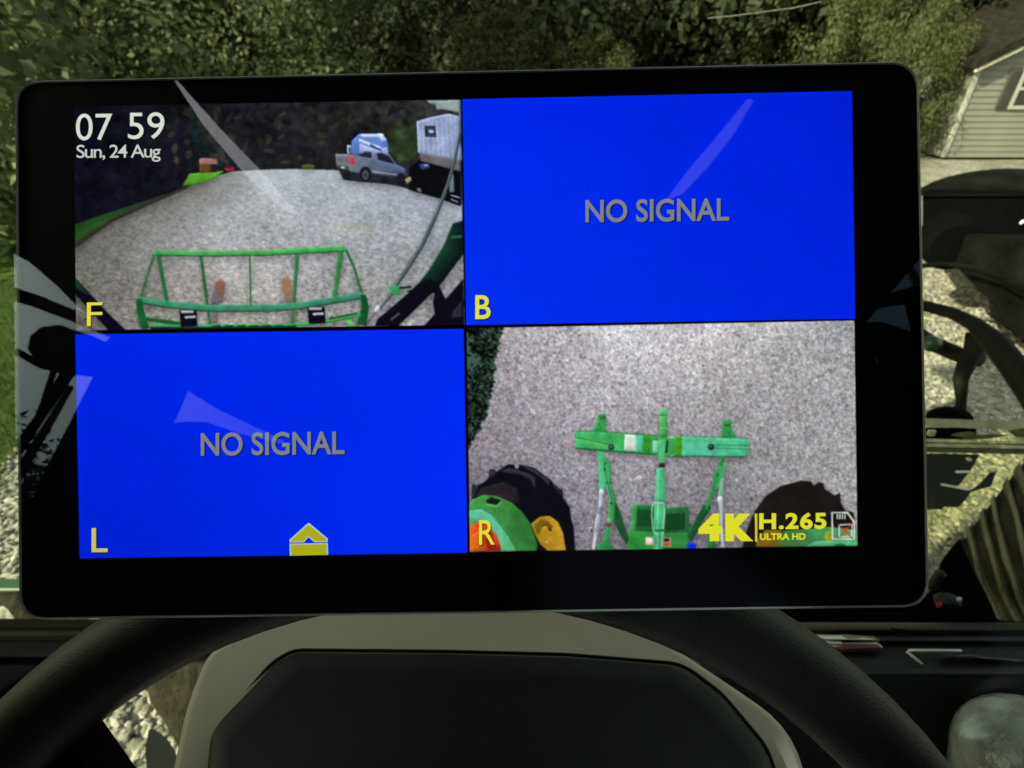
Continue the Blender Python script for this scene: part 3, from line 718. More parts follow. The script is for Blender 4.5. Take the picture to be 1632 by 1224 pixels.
f.poly([(119, 386), (180, 347), (262, 311), (300, 296), (300, 300), (262, 316), (180, 353), (119, 396)], (52, 48, 44), 'px_photo')
f.poly([(290, 297), (296, 288), (302, 277), (330, 274), (357, 272.5), (342, 284), (318, 293)], [(52, 96, 32), (80, 150, 36), (88, 158, 40), (92, 168, 40), (98, 170, 46), (96, 172, 40), (84, 156, 36)])
f.poly([(318, 259), (346, 260), (346, 275), (318, 276)], (92, 70, 36)); f.poly([(336, 261), (346, 261), (346, 274), (336, 274)], (32, 32, 44))
f.poly([(313, 261), (320, 252), (345, 252.5), (347, 261.5)], (164, 112, 104))
f.ell(366, 269.5, 8, 4.2, (140, 48, 52)); f.ell(365, 265, 5, 3.4, (60, 26, 36))
f.ell(491, 266, 11, 4.2, (78, 92, 34))
rf_ = random.Random(21)
for _ in range(130):
    x = rf_.uniform(270, 660); y = rf_.uniform(172, 262)
    if x > 520 and y > 205: continue
    q = rf_.choice([(34, 38, 33), (46, 48, 40), (27, 27, 30), (38, 42, 33), (44, 45, 39), (22, 22, 27)]); f.ell(x, y, rf_.uniform(3, 12), rf_.uniform(2, 7), q, 'px_foliage', 9, rf_.uniform(0, 3))
# camper behind the pickup
f.poly(mp(c2, [(660, 400), (720, 345), (890, 342), (925, 380), (935, 440), (938, 500), (700, 505), (660, 495)]), (98, 130, 205))
f.poly(mp(c2, [(725, 350), (890, 344), (895, 372), (740, 368)]), (190, 208, 240)); f.poly(mp(c2, [(715, 378), (885, 445), (885, 470), (715, 402)]), (205, 216, 240))
f.poly(mp(c2, [(720, 415), (850, 465), (930, 442), (936, 500), (720, 480)]), (168, 186, 226)); f.poly(mp(c2, [(800, 420), (885, 462), (885, 476), (800, 440)]), (40, 60, 130))
f.poly(mp(c2, [(625, 430), (658, 428), (658, 495), (628, 495)]), (190, 205, 230)); f.poly(mp(c2, [(638, 445), (652, 445), (652, 488), (640, 488)]), (40, 52, 90))
f.poly(mp(c2, [(868, 345), (900, 345), (905, 375), (918, 380), (915, 395), (880, 395)]), (214, 222, 240))
# pickup
f.poly(mp(c2, [(560, 610), (640, 640), (1050, 690), (1040, 740), (900, 720), (720, 705), (600, 690)]), (36, 38, 46))
f.poly(mp(c2, [(540, 495), (640, 498), (710, 505), (755, 472), (890, 478), (945, 502), (1000, 575), (1060, 606), (1070, 645), (1052, 685), (1000, 668), (880, 655), (815, 645), (700, 640), (640, 625), (548, 582)]),
       [(130, 136, 140), (132, 138, 146), (120, 130, 152), (150, 160, 190), (150, 162, 196), (110, 126, 166), (90, 106, 150), (84, 98, 134), (60, 70, 96), (40, 46, 66), (64, 72, 96), (84, 94, 116), (96, 104, 122), (110, 116, 128), (120, 124, 130), (116, 120, 124)])
f.poly(mp(c2, [(716, 500), (762, 480), (810, 482), (812, 528), (720, 512)]), (34, 36, 50)); f.poly(mp(c2, [(848, 492), (885, 488), (940, 512), (985, 572), (860, 540)]), (30, 32, 46))
f.poly(mp(c2, [(545, 505), (635, 512), (640, 560), (548, 545)]), (108, 114, 122)); f.poly(mp(c2, [(640, 515), (680, 520), (684, 578), (640, 570)]), (205, 66, 78))
f.poly(mp(c2, [(545, 582), (640, 590), (645, 622), (560, 606)]), (70, 72, 78)); f.poly(mp(c2, [(580, 590), (610, 593), (606, 606), (582, 602)]), (225, 228, 230))
f.poly(mp(c2, [(820, 622), (1000, 648), (1000, 656), (820, 632)]), (170, 176, 196))
for X, Y, a, b in [(630, 655, 30, 36), (764, 648, 46, 58), (905, 690, 28, 26), (1030, 690, 34, 52)]:
    f.ell(*c2(X, Y), a/4.709, b/4.709, (26, 27, 33))
f.ell(*c2(766, 654), 5.2, 7.5, (84, 86, 92)); f.ell(*c2(766, 654), 2.2, 3.2, (40, 42, 48))
# house in the picture
f.poly(mp(c2, [(1090, 600), (1170, 540), (1478, 600), (1480, 890), (1320, 832), (1180, 792), (1090, 765)]), (13, 12, 18))
f.poly(mp(c2, [(1148, 252), (1250, 222), (1390, 193), (1466, 212), (1478, 545), (1160, 487)]), [(168, 184, 214), (172, 186, 216), (170, 184, 218), (150, 164, 204), (150, 164, 208), (172, 186, 214)])
for k in range(9):
    X = 1185+k*34; f.stroke(mp(c2, [(X, 250-k*5), (X+4+k*3, 495+k*6)]), 1.5, (142, 156, 196))
f.poly(mp(c2, [(1208, 285), (1290, 285), (1296, 372), (1213, 366)]), (34, 40, 62)); f.poly(mp(c2, [(1238, 316), (1276, 318), (1276, 340), (1240, 338)]), (196, 206, 222))
f.stroke(mp(c2, [(1222, 305), (1284, 306)]), 1, (120, 130, 160)); f.stroke(mp(c2, [(1222, 352), (1286, 356)]), 1, (110, 120, 150))
f.poly(mp(c2, [(1170, 490), (1475, 545), (1478, 628), (1300, 580), (1180, 548)]), (112, 106, 110))
f.poly(mp(c2, [(1165, 572), (1240, 568), (1246, 600), (1185, 612)]), (56, 70, 128)); f.poly(mp(c2, [(1200, 575), (1232, 573), (1236, 585), (1205, 588)]), (150, 160, 200))
f.poly(mp(c2, [(1060, 690), (1100, 665), (1112, 690), (1080, 720)]), (160, 150, 120))
f.poly(mp(c2, [(1395, 660), (1425, 645), (1432, 780), (1396, 785)]), (112, 124, 148)); f.poly(mp(c2, [(1150, 750), (1180, 755), (1185, 785), (1155, 775)]), (124, 126, 140))
f.stroke(mp(c2, [(1405, 805), (1475, 825)]), 1.6, (190, 195, 205)); f.stroke(mp(c2, [(1405, 835), (1460, 858)]), 1.6, (170, 175, 185))
# glare patch
f.ell(560, 365, 42, 7, (176, 180, 172), 'px_gravel_f')
# loader arms and hose in the picture
f.poly(mp(c3, [(85, 380), (130, 430), (215, 520), (335, 650), (480, 790), (350, 792), (225, 655), (85, 505)]), (13, 11, 22))
f.poly(mp(c3, [(85, 385), (130, 440), (200, 515), (190, 520), (110, 470), (85, 450)]), (22, 56, 40))
f.poly(mp(c4, [(1420, -20), (1492, -40), (1497, 215), (1330, 440), (1010, 752), (835, 752), (855, 700), (1150, 450), (1240, 330), (1350, 150)]), [(22, 56, 42), (10, 26, 24), (10, 20, 22), (10, 14, 20), (12, 11, 22), (12, 11, 22), (12, 12, 22), (14, 32, 30), (24, 60, 46), (26, 64, 48)])
f.poly(mp(c4, [(1405, 75), (1490, 70), (1490, 90), (1400, 95)]), (46, 90, 62))
f.poly(mp(c4, [(1150, 440), (1240, 395), (1310, 425), (1365, 552), (1500, 395), (1507, 748), (1205, 750), (1285, 660), (1272, 570), (1285, 505), (1250, 505), (1010, 752), (835, 752)]), (14, 12, 24))
f.poly(mp(c4, [(1420, 640), (1490, 560), (1490, 680), (1415, 690)]), (40, 42, 56)); f.stroke(mp(c4, [(955, 705), (1020, 655)]), 3.5, (74, 76, 84))
hose = mp(c2, [(1478, 110), (1478, 330), (1432, 560), (1385, 720), (1325, 880), (1270, 1010), (1200, 1165)]) + mp(c4, [(1100, 290), (1000, 440), (955, 520), (870, 620)])
f.stroke(hose, [2.5, 4, 5, 6, 6, 6.5, 6.5, 6.5, 6, 5, 4], (62, 78, 80)); f.stroke([(x-1.6, y) for x, y in hose], 1.2, (110, 126, 128))
f.stroke(mp(c4, [(862, 615), (800, 690), (755, 750)]), 5, (112, 118, 122)); f.ell(*c4(852, 625), 3.4, 6, (190, 206, 226), rot=.6)
f.poly(mp(c4, [(930, 455), (1020, 448), (1024, 520), (975, 522), (955, 490)]), (52, 164, 96)); f.stroke(mp(c4, [(1020, 465), (1110, 458)]), 3.5, (20, 28, 26)); f.stroke(mp(c4, [(1075, 492), (1120, 480)]), 2.5, (20, 28, 26))
# pallet forks and guard frame
f.poly([(343, 449), (348, 446), (355, 446), (359, 452), (357, 470), (354, 482), (341, 482), (341, 466)], (142, 104, 82)); f.poly([(338, 466), (351, 462), (355, 482), (336, 486)], (112, 106, 110))
f.poly([(334, 497), (347, 497), (346, 514), (332, 514)], (118, 114, 118))
f.poly([(447, 446), (452, 441), (460, 442), (464, 449), (468, 481), (455, 482)], (156, 120, 96)); f.poly([(457, 490), (471, 490), (473, 512), (463, 515)], (116, 114, 118)); f.poly([(452, 470), (467, 472), (468, 483), (455, 483)], (140, 116, 106))
G1, G2, G3 = (72, 172, 92), (58, 146, 108), (40, 108, 60)
f.stroke([(246, 404), (223, 477)], 4, (52, 110, 70)); f.stroke([(252, 406), (267, 485)], 6, G3); f.stroke([(320, 406), (331, 492), (335, 518)], [4.5, 5, 3.5], G3)
f.stroke([(398, 406), (400, 494)], 3, (60, 118, 74)); f.stroke([(474, 404), (468, 488), (466, 520)], [6, 5, 4], (52, 116, 66)); f.stroke([(544, 398), (532, 482)], [8, 7], (58, 134, 74)); f.stroke([(551, 397), (565, 428), (577, 470)], 4, G3)
f.stroke([(246, 402.5), (330, 404), (430, 402.5), (549, 396)], 8.5, G1); f.stroke([(247, 407), (330, 408.5), (430, 407), (549, 400.5)], 1.3, (30, 84, 48))
f.stroke([(221, 477), (270, 485), (334, 491), (440, 490), (484, 486), (579, 470)], [9, 10, 10, 10, 10, 9], G2); f.stroke([(222, 482.5), (270, 490.5), (334, 497), (440, 496), (484, 492), (579, 475)], 1.4, (22, 66, 44))
f.stroke([(221, 476), (224, 498), (232, 524)], [9, 12, 12], (24, 92, 46)); f.stroke([(579, 470), (582, 490), (576, 518)], [9, 12, 16], (22, 84, 44))
f.stroke([(231, 508), (262, 512), (290, 516)], 6, (24, 96, 44)); f.stroke([(238, 519), (300, 521), (400, 519.5), (466, 519), (530, 511), (574, 501)], 6, (62, 162, 86))
f.stroke([(240, 523.5), (330, 523.5), (460, 522)], 5, (16, 44, 34))
for k in range(7): f.stroke([(338+k*20, 520.5), (352+k*20, 520)], 4, (20, 58, 40))
f.stroke([(524, 508), (570, 499)], 3, (26, 70, 48)); f.poly([(551, 512), (558, 511), (567, 520), (556, 521)], (86, 196, 96))
for x0, y0 in ((286, 494), (490, 489)):
    f.poly([(x0, y0), (x0+27, y0), (x0+29, y0+26), (x0+2, y0+27)], (14, 12, 22)); f.poly([(x0+2, y0+1), (x0+23, y0+1), (x0+22, y0+5), (x0+3, y0+5)], (176, 184, 196)); f.poly([(x0+8, y0+10), (x0+26, y0+9), (x0+26, y0+12.5), (x0+9, y0+13.5)], (206, 212, 222))
fo = f.build('front_camera_picture', mon)
OT = .00118
text('07', (121, 181, 179, 223.5), (222, 232, 216), fo, OT, bold=.0, slope=-.01)
text('59', (204, 179, 262, 221.5), (222, 232, 216), fo, OT, bold=.0, slope=-.01)
text('Sun, 24 Aug', (122, 230.5, 256, 258), (206, 214, 204), fo, OT, bold=.004, slope=-.006, space=.86)
text('F', (138.5, 482, 163, 519.5), YEL, fo, OT, bold=-.004, shadow=(20, 20, 20))
# ---- blue pictures
b = Pic(.0002); b.grid([(737, 158), (1358, 145), (1363, 508), (743, 518)], [(0, 40, 250), (0, 32, 226), (0, 38, 236), (0, 50, 255)], 'px_blue')
bo = b.build('blue_camera_picture', mon)
text('NO SIGNAL', (933, 317, 1162, 353.5), GREY, bo, OT, bold=.018, shadow=(10, 20, 90, 2))
text('B', (757.5, 470.5, 782, 508.5), YEL, bo, OT, bold=.014, shadow=(8, 16, 70))
b = Pic(.0002); b.grid([(120, 533), (739, 524), (745, 881), (127, 890)], [(0, 40, 246), (0, 44, 252), (0, 44, 255), (0, 34, 222)], 'px_blue')
hi = lambda X, Y: (440+X/13.6, 820+Y/13.6)
for gcol, gr in (((176, 206, 196), 0), ((176, 178, 30), 28)):
    b.poly(mp(hi, [(290+gr, 545+gr*.5), (690, 185+gr*1.8), (720, 185+gr*1.8), (1120-gr, 520+gr*.5), (1115-gr, 598-gr*.6), (825+gr*.6, 600-gr*.6), (705, 490-gr*1.0), (600-gr*.6, 603-gr*.6), (295+gr, 606-gr*.6)]), gcol, 'px_flat')
    b.poly(mp(hi, [(290+gr, 630+gr*.8), (1122-gr, 618+gr*.8), (1128-gr, 875), (300+gr, 893)]), gcol, 'px_flat')
lo = b.build('blue_camera_picture', mon); 
text('NO SIGNAL', (320, 688.5, 549, 725.5), GREY, lo, OT, bold=.018, shadow=(10, 20, 90, 2))
text('L', (146, 841.5, 171.5, 880), (206, 204, 88), lo, OT, bold=.010, shadow=(8, 16, 70))
# ---- rear camera picture
def k5(X, Y): return (730+X/4.897, 500+Y/4.897)
def k6(X, Y): return (1050+X/4.897, 500+Y/4.897)
def k7(X, Y): return (730+X/4.897, 650+Y/4.897)
def k8(X, Y): return (1050+X/4.897, 650+Y/4.897)
r = Photo([(743.5, 523), (1362, 510.5), (1367, 870), (749, 880)], 5)
r.grid([(743, 523), (960, 518.5), (968, 876), (749, 880)], [(164, 156, 164), (212, 209, 215), (128, 123, 133), (112, 106, 116)], 'px_gravel_r')
r.grid([(960, 518.5), (1150, 514.7), (1158, 873.2), (968, 876)], [(212, 209, 215), (206, 203, 204), (118, 114, 122), (128, 123, 133)], 'px_gravel_r')
r.grid([(1150, 514.7), (1362, 510.5), (1367, 870), (1158, 873.2)], [(206, 203, 204), (164, 166, 168), (164, 163, 163), (118, 114, 122)], 'px_gravel_r')
rr = random.Random(5)
hp = mp(k5, [(62, 112), (352, 100), (330, 200), (312, 300), (292, 380), (292, 460), (272, 600), (250, 700), (228, 785), (152, 930), (95, 1030), (76, 1065)])
hp2 = []
for i in range(1, len(hp)-1):
    a, b_ = Vector(hp[i]), Vector(hp[i+1])
    for k in range(8): p = a.lerp(b_, k/8); hp2.append((p.x+rr.uniform(-3, 3), p.y+rr.uniform(-1.5, 1.5)))
r.poly([hp[0]]+hp2+[hp[-1]], (34, 48, 40), 'px_hedge')
for _ in range(150):
    y = rr.uniform(.0, 1); X = rr.uniform(75, 340-200*y); Y = 110+y*880; cx, cy = k5(X, Y)
    q = rr.choice([(44, 66, 38), (70, 92, 42), (34, 52, 46), (16, 22, 40), (56, 78, 60), (10, 16, 22)]); r.ell(cx, cy, rr.uniform(1.0, 2.6), rr.uniform(.8, 1.8), q, 'px_photo', 6, rr.uniform(0, 3)) if Y < 1030 and X < 345-230*max(0, y-.3) else None
for p in mp(k5, [(1180, 170), (485, 240), (365, 280), (450, 350), (385, 450), (1020, 510), (1265, 540), (865, 1010), (280, 940), (980, 350), (1100, 490), (1200, 570), (400, 610)]) + mp(k6, [(330, 240), (480, 410), (745, 430), (1020, 720), (165, 360), (900, 330), (1035, 310), (340, 400), (30, 715), (220, 150), (590, 160)]) + mp(k7, [(1260, 520), (1060, 570), (850, 280)]):
    q = rr.choice([(172, 98, 84), (164, 84, 78), (178, 134, 96), (148, 84, 86)])
    for k in range(2): r.ell(p[0]+rr.uniform(-2, 2), p[1]+rr.uniform(-2, 2), rr.uniform(1, 2.6), rr.uniform(.8, 1.8), q, 'px_photo', 7, rr.uniform(0, 3))
# left tyre, fender, wheel
r.poly(mp(k7, [(110, 592), (135, 605), (165, 600), (215, 570), (240, 545), (246, 480), (285, 482), (300, 500), (330, 478), (392, 440), (438, 442), (447, 475), (468, 475), (480, 442), (600, 470), (685, 535), (735, 570), (745, 612), (815, 640), (822, 705), (872, 775), (882, 860), (902, 930), (915, 1118), (560, 1120), (300, 1120), (105, 900), (108, 700)]), (15, 14, 23))
r.poly(mp(k7, [(330, 492), (400, 468), (550, 510), (605, 545), (597, 632), (575, 570), (480, 515), (400, 512)]), (50, 52, 66)); r.poly(mp(k7, [(490, 450), (600, 480), (700, 552), (722, 572), (705, 605), (650, 545), (560, 490)]), (46, 48, 62))
r.poly(mp(k7, [(250, 490), (290, 492), (295, 515), (252, 550)]), (46, 48, 60)); r.poly(mp(k7, [(118, 600), (160, 612), (130, 690), (112, 700)]), (44, 46, 58)); r.poly(mp(k7, [(735, 580), (812, 645), (818, 690), (760, 640)]), (34, 36, 48))
r.poly(mp(k7, [(180, 625), (350, 580), (460, 630), (490, 760), (300, 700), (135, 690)]), [(40, 33, 38), (48, 38, 44), (36, 30, 36), (24, 20, 26), (60, 46, 46), (46, 38, 42)])
r.poly(mp(k7, [(570, 905), (640, 850), (715, 843), (780, 890), (818, 975), (842, 1115), (700, 1116), (640, 1062), (600, 985)]), [(170, 138, 30), (186, 150, 34), (192, 156, 40), (200, 160, 36), (206, 164, 36), (196, 154, 36), (180, 142, 30), (160, 124, 26), (150, 116, 24)])
r.poly(mp(k7, [(598, 905), (650, 872), (700, 880), (745, 930), (700, 960), (690, 920), (640, 930), (620, 990)]), (122, 94, 18)); r.stroke(mp(k7, [(625, 985), (660, 925), (705, 915), (735, 960)]), 1.6, (84, 66, 14)); r.ell(*k7(720, 950), 1.6, 3.5, (48, 38, 10)); r.ell(*k7(690, 1045), 2.4, 1.6, (216, 196, 130))
r.poly(mp(k7, [(85, 765), (108, 715), (200, 678), (310, 690), (420, 740), (500, 812), (570, 912), (622, 1075), (610, 1118), (85, 1124)]), [(70, 158, 86), (66, 160, 74), (70, 166, 66), (66, 152, 60), (58, 138, 54), (50, 124, 48), (46, 118, 46), (44, 112, 48), (46, 118, 52), (80, 170, 110)])
r.poly(mp(k7, [(85, 800), (180, 790), (260, 835), (330, 920), (400, 1020), (455, 1118), (300, 1120), (260, 980), (160, 880), (85, 862)]), [(92, 196, 150), (96, 196, 160), (92, 190, 140), (96, 196, 160), (96, 190, 140), (84, 176, 110), (88, 190, 150), (92, 192, 150), (96, 196, 160), (96, 196, 160)])
r.poly(mp(k7, [(218, 722), (260, 695), (335, 722), (305, 757), (225, 745)]), (20, 32, 20)); r.stroke(mp(k7, [(222, 752), (300, 768), (340, 730)]), 1, (150, 210, 150))
r.poly(mp(k7, [(85, 925), (150, 890), (230, 912), (300, 992), (335, 1080), (332, 1117), (85, 1124)]), [(236, 92, 34), (236, 80, 26), (214, 54, 20), (216, 62, 24), (190, 44, 22), (140, 30, 20), (244, 124, 34)])
r.poly(mp(k7, [(230, 930), (270, 990), (300, 1110), (235, 1112), (215, 1010)]), (150, 36, 22)); r.poly(mp(k7, [(90, 1000), (160, 960), (160, 1110), (90, 1118)]), (246, 116, 30))
# right tyre shape
r.poly(mp(k8, [(650, 1092), (690, 940), (745, 812), (830, 690), (950, 610), (1110, 568), (1190, 574), (1205, 606), (1250, 578), (1285, 590), (1292, 632), (1370, 682), (1415, 662), (1422, 742), (1455, 802), (1520, 815), (1526, 905), (1512, 1085), (900, 1088)]), (28, 23, 21))
r.poly(mp(k8, [(760, 1086), (765, 1035), (830, 955), (960, 955), (970, 1084)]), (132, 104, 32)); r.poly(mp(k8, [(930, 1086), (970, 960), (1330, 930), (1545, 955), (1550, 1080)]), [(76, 110, 50), (50, 118, 58), (64, 152, 84), (84, 176, 118), (84, 178, 120)])
r.poly(mp(k8, [(1140, 1084), (1220, 1040), (1400, 1035), (1550, 1050), (1550, 1082)]), (90, 184, 128)); r.poly(mp(k8, [(1290, 1000), (1300, 965), (1350, 955), (1345, 1040), (1310, 1040)]), (150, 160, 40)); r.ell(*k8(1415, 1075), 9, 2.4, (34, 84, 52))
# hitch
HG, HL, HD_ = (78, 192, 130), (92, 208, 160), (26, 84, 44)
r.poly(mp(k7, [(1390, 755), (1540, 762), (1540, 975), (1375, 965)]), [(46, 120, 62), (40, 110, 58), (30, 92, 44), (30, 96, 46)]); r.poly(mp(k8, [(35, 782), (232, 770), (242, 975), (35, 980)]), [(44, 118, 64), (44, 112, 58), (34, 96, 48), (30, 90, 46)])
r.poly(mp(k7, [(1360, 755), (1400, 758), (1378, 960), (1345, 960)]), (66, 160, 86)); r.poly(mp(k7, [(1400, 790), (1520, 798), (1515, 930), (1390, 925)]), (24, 78, 40)); r.poly(mp(k8, [(45, 830), (205, 820), (205, 950), (45, 955)]), (20, 66, 36))
r.poly(mp(k7, [(1335, 955), (1525, 970), (1525, 1112), (1318, 1114)]), (46, 138, 62)); r.poly(mp(k8, [(30, 978), (226, 970), (240, 1100), (30, 1100)]), (48, 134, 64))
r.poly(mp(k7, [(1465, 1008), (1522, 1012), (1522, 1072), (1465, 1066)]), (222, 190, 176)); r.poly(mp(k7, [(1480, 1020), (1518, 1024), (1516, 1050), (1482, 1046)]), (226, 232, 240)); r.poly(mp(k8, [(28, 1010), (95, 1012), (92, 1082), (26, 1082)]), (218, 150, 128)); r.poly(mp(k8, [(40, 1018), (85, 1020), (80, 1042), (40, 1046)]), (32, 30, 40)); r.poly(mp(k8, [(35, 1050), (88, 1050), (86, 1076), (35, 1076)]), (214, 84, 52))
r.poly(mp(k7, [(1212, 700), (1262, 800), (1335, 1030), (1312, 1064), (1250, 960), (1205, 860)]), HD_); r.poly(mp(k8, [(350, 750), (405, 790), (330, 905), (255, 1050), (225, 1000), (280, 880)]), HD_)
r.poly(mp(k8, [(390, 870), (440, 900), (440, 1092), (380, 1092)]), (40, 118, 58))
r.poly(mp(k7, [(1085, 340), (1132, 345), (1192, 440), (1200, 605), (1232, 700), (1218, 888), (1165, 890), (1180, 705), (1142, 560), (1092, 420)]), [(60, 160, 90), (70, 176, 100), (58, 158, 86), (56, 156, 84), (46, 132, 66), (48, 138, 70), (76, 184, 110), (70, 176, 104), (84, 196, 140), (88, 200, 150)])
r.poly(mp(k7, [(1095, 420), (1125, 470), (1150, 610), (1148, 640), (1100, 640)]), (84, 196, 140)); r.stroke(mp(k7, [(1140, 440), (1160, 560), (1200, 720)]), 1.3, (24, 84, 46)); r.ell(*k7(1145, 480), 2, 2.6, (26, 88, 50)); r.ell(*k7(1150, 435), 1.6, 2, (26, 88, 50)); r.stroke(mp(k7, [(1150, 590), (1205, 585)]), 2, (36, 110, 60)); r.ell(*k7(1195, 745), 1.6, 2.2, (14, 40, 28))
r.stroke(mp(k7, [(1175, 930), (1155, 1040), (1140, 1112)]), [7, 9, 12], (54, 150, 84)); r.poly(mp(k7, [(1088, 1055), (1200, 1060), (1210, 1112), (1085, 1112)]), (48, 140, 74)); r.ell(*k7(1175, 912), 4, 4, (110, 76, 50)); r.ell(*k7(1180, 880), 4, 3.4, (110, 200, 140))
r.stroke(mp(k7, [(1118, 650), (1110, 760), (1085, 900), (1058, 1108)]), [7.5, 5.5, 6.5, 5], (186, 194, 206)); r.ell(*k7(1120, 655), 3.6, 5, (214, 220, 226)); r.stroke(mp(k7, [(1108, 770), (1098, 830)]), 6.5, (120, 140, 172)); r.stroke(mp(k7, [(1095, 860), (1075, 980)]), 1.6, (128, 136, 150)); r.ell(*k7(1040, 955), 3.8, 5, (190, 190, 190)); r.ell(*k7(1042, 955), 2.6, 3.6, (84, 80, 86))
r.poly(mp(k8, [(480, 425), (532, 432), (512, 525), (455, 640), (410, 700), (400, 800), (360, 790), (375, 720), (415, 640), (432, 510)]), [(60, 160, 94), (84, 190, 130), (78, 190, 130), (84, 200, 140), (60, 160, 90), (44, 124, 60), (40, 116, 58), (44, 124, 62), (40, 120, 60), (50, 138, 74)])
r.stroke(mp(k8, [(500, 385), (480, 450)]), 7, (44, 130, 66)); r.stroke(mp(k8, [(425, 645), (470, 650)]), 2, (40, 116, 64)); r.ell(*k8(460, 525), 2, 2.4, (36, 104, 58)); r.ell(*k8(395, 778), 1.8, 2.4, (16, 44, 30))
r.poly(mp(k8, [(478, 560), (512, 540), (505, 690), (460, 690)]), (130, 182, 150))
r.stroke(mp(k8, [(478, 695), (486, 800), (488, 900), (500, 1090)]), [9, 5, 4, 6], (190, 198, 206)); r.ell(*k8(478, 715), 4.4, 6, (206, 212, 214))
# beam
r.poly(mp(k5, [(1085, 800), (1100, 782), (1145, 782), (1160, 800), (1152, 850), (1168, 920), (1045, 912), (1075, 870), (1090, 845)]), (58, 166, 82)); r.poly(mp(k5, [(1100, 800), (1150, 800), (1150, 822), (1110, 822)]), (40, 124, 60)); r.stroke(mp(k5, [(1095, 850), (1120, 905)]), 1.4, (38, 118, 58))
r.poly(mp(k8, [(498, 100), (520, 90), (568, 95), (562, 140), (575, 185), (596, 195), (602, 230), (484, 230)]), (52, 150, 82)); r.poly(mp(k8, [(515, 130), (555, 128), (560, 142), (510, 145)]), (28, 96, 50)); r.stroke(mp(k8, [(545, 190), (560, 225)]), 1.6, (30, 100, 52))
r.poly(mp(k7, [(915, 180), (1120, 186), (1300, 200), (1555, 215), (1555, 368), (1300, 347), (1100, 330), (915, 318)]), [(70, 196, 118), (80, 200, 136), (84, 196, 140), (70, 150, 60), (56, 140, 60), (68, 180, 110), (66, 190, 110), (64, 184, 104)])
r.stroke(mp(k7, [(915, 182), (1120, 187), (1555, 216)]), 1.4, (36, 116, 60)); r.stroke(mp(k7, [(915, 317), (1100, 330), (1300, 347), (1555, 367)]), 1.8, (30, 100, 52))
r.poly(mp(k7, [(1300, 208), (1392, 213), (1390, 336), (1296, 331)]), (218, 226, 222)); r.poly(mp(k7, [(1394, 213), (1442, 217), (1440, 340), (1392, 336)]), (84, 200, 170)); r.poly(mp(k7, [(1442, 217), (1528, 221), (1528, 352), (1440, 341)]), (54, 146, 46))
r.stroke(mp(k7, [(918, 240), (1050, 268), (1185, 300)]), 4.5, (36, 122, 56)); r.stroke(mp(k7, [(918, 243), (1050, 270), (1180, 302)]), 2.6, (120, 214, 96)); r.ell(*k7(1196, 308), 5, 5, (36, 46, 62)); r.ell(*k7(1193, 304), 2, 2, (96, 104, 116))
r.poly(mp(k8, [(70, 225), (180, 222), (420, 228), (700, 240), (712, 300), (692, 382), (430, 378), (180, 376), (68, 382)]), [(90, 200, 150), (88, 206, 168), (92, 208, 172), (88, 200, 156), (80, 190, 140), (74, 184, 134), (88, 206, 166), (84, 204, 166), (80, 190, 140)])
r.poly(mp(k8, [(122, 222), (182, 222), (180, 376), (120, 378)]), (66, 156, 38)); r.stroke(mp(k8, [(95, 225), (92, 380)]), 3.4, (180, 226, 214)); r.stroke(mp(k8, [(70, 382), (430, 380), (692, 383)]), 1.8, (34, 112, 62)); r.stroke(mp(k8, [(182, 223), (700, 241)]), 1.2, (40, 126, 70)); r.stroke(mp(k8, [(420, 292), (708, 298)]), 1.2, (40, 130, 74)); r.stroke(mp(k8, [(420, 316), (700, 324)]), 1.2, (40, 130, 74)); r.stroke(mp(k8, [(684, 240), (682, 380)]), 1, (50, 150, 90)); r.ell(*k8(408, 306), 5.2, 5.2, (34, 44, 52)); r.ell(*k8(404, 300), 2, 2, (92, 100, 104))
# top link
r.poly([(1051.5, 652), (1063.5, 652), (1064, 694), (1060, 702), (1049, 702), (1051, 690)], [(94, 204, 120), (90, 200, 120), (50, 140, 56), (40, 120, 56), (40, 120, 56), (66, 170, 80)]); r.stroke([(1052, 662), (1063.5, 662)], 2, (40, 120, 60)); r.stroke([(1051, 682), (1064, 681)], 1.6, (120, 214, 150))
r.poly([(1037, 696), (1077, 698), (1076, 722), (1064, 728), (1050, 728), (1036, 722)], (62, 160, 84)); r.poly([(1040, 702), (1049, 702), (1048, 720), (1040, 720)], (150, 220, 196)); r.poly([(1062, 702), (1066, 702), (1064, 722), (1060, 722)], (30, 60, 50))
r.poly([(1049, 700), (1060, 700), (1059, 742), (1050, 742)], (84, 196, 130)); r.poly([(1050, 738), (1060, 738), (1060, 745), (1050, 745)], (56, 44, 44))
r.poly([(1046.5, 746), (1059.5, 746), (1060.5, 800), (1057, 878), (1041, 878), (1043, 800)], [(100, 206, 150), (70, 180, 120), (72, 186, 124), (64, 170, 110), (70, 176, 116), (84, 200, 140)]); r.stroke([(1043, 800), (1060, 799)], 1.4, (40, 120, 66)); r.stroke([(1049, 748), (1047, 876)], 1.8, (128, 222, 172))
r.stroke(mp(k7, [(1600, 738), (1530, 738), (1512, 780), (1512, 850), (1522, 960), (1550, 985)]), 1.6, (206, 216, 214)); r.stroke(mp(k8, [(10, 736), (40, 745), (44, 830), (34, 920), (22, 1080)]), 1.6, (200, 210, 210)); r.stroke([(1044, 846), (1059, 845)], 3.4, (36, 100, 56))
r.ell(*k8(255, 1076), 8, 5, (24, 48, 240)); r.poly(mp(k7, [(1330, 545), (1365, 560), (1400, 530), (1448, 535), (1435, 572), (1380, 570), (1345, 580)]), (206, 200, 202))
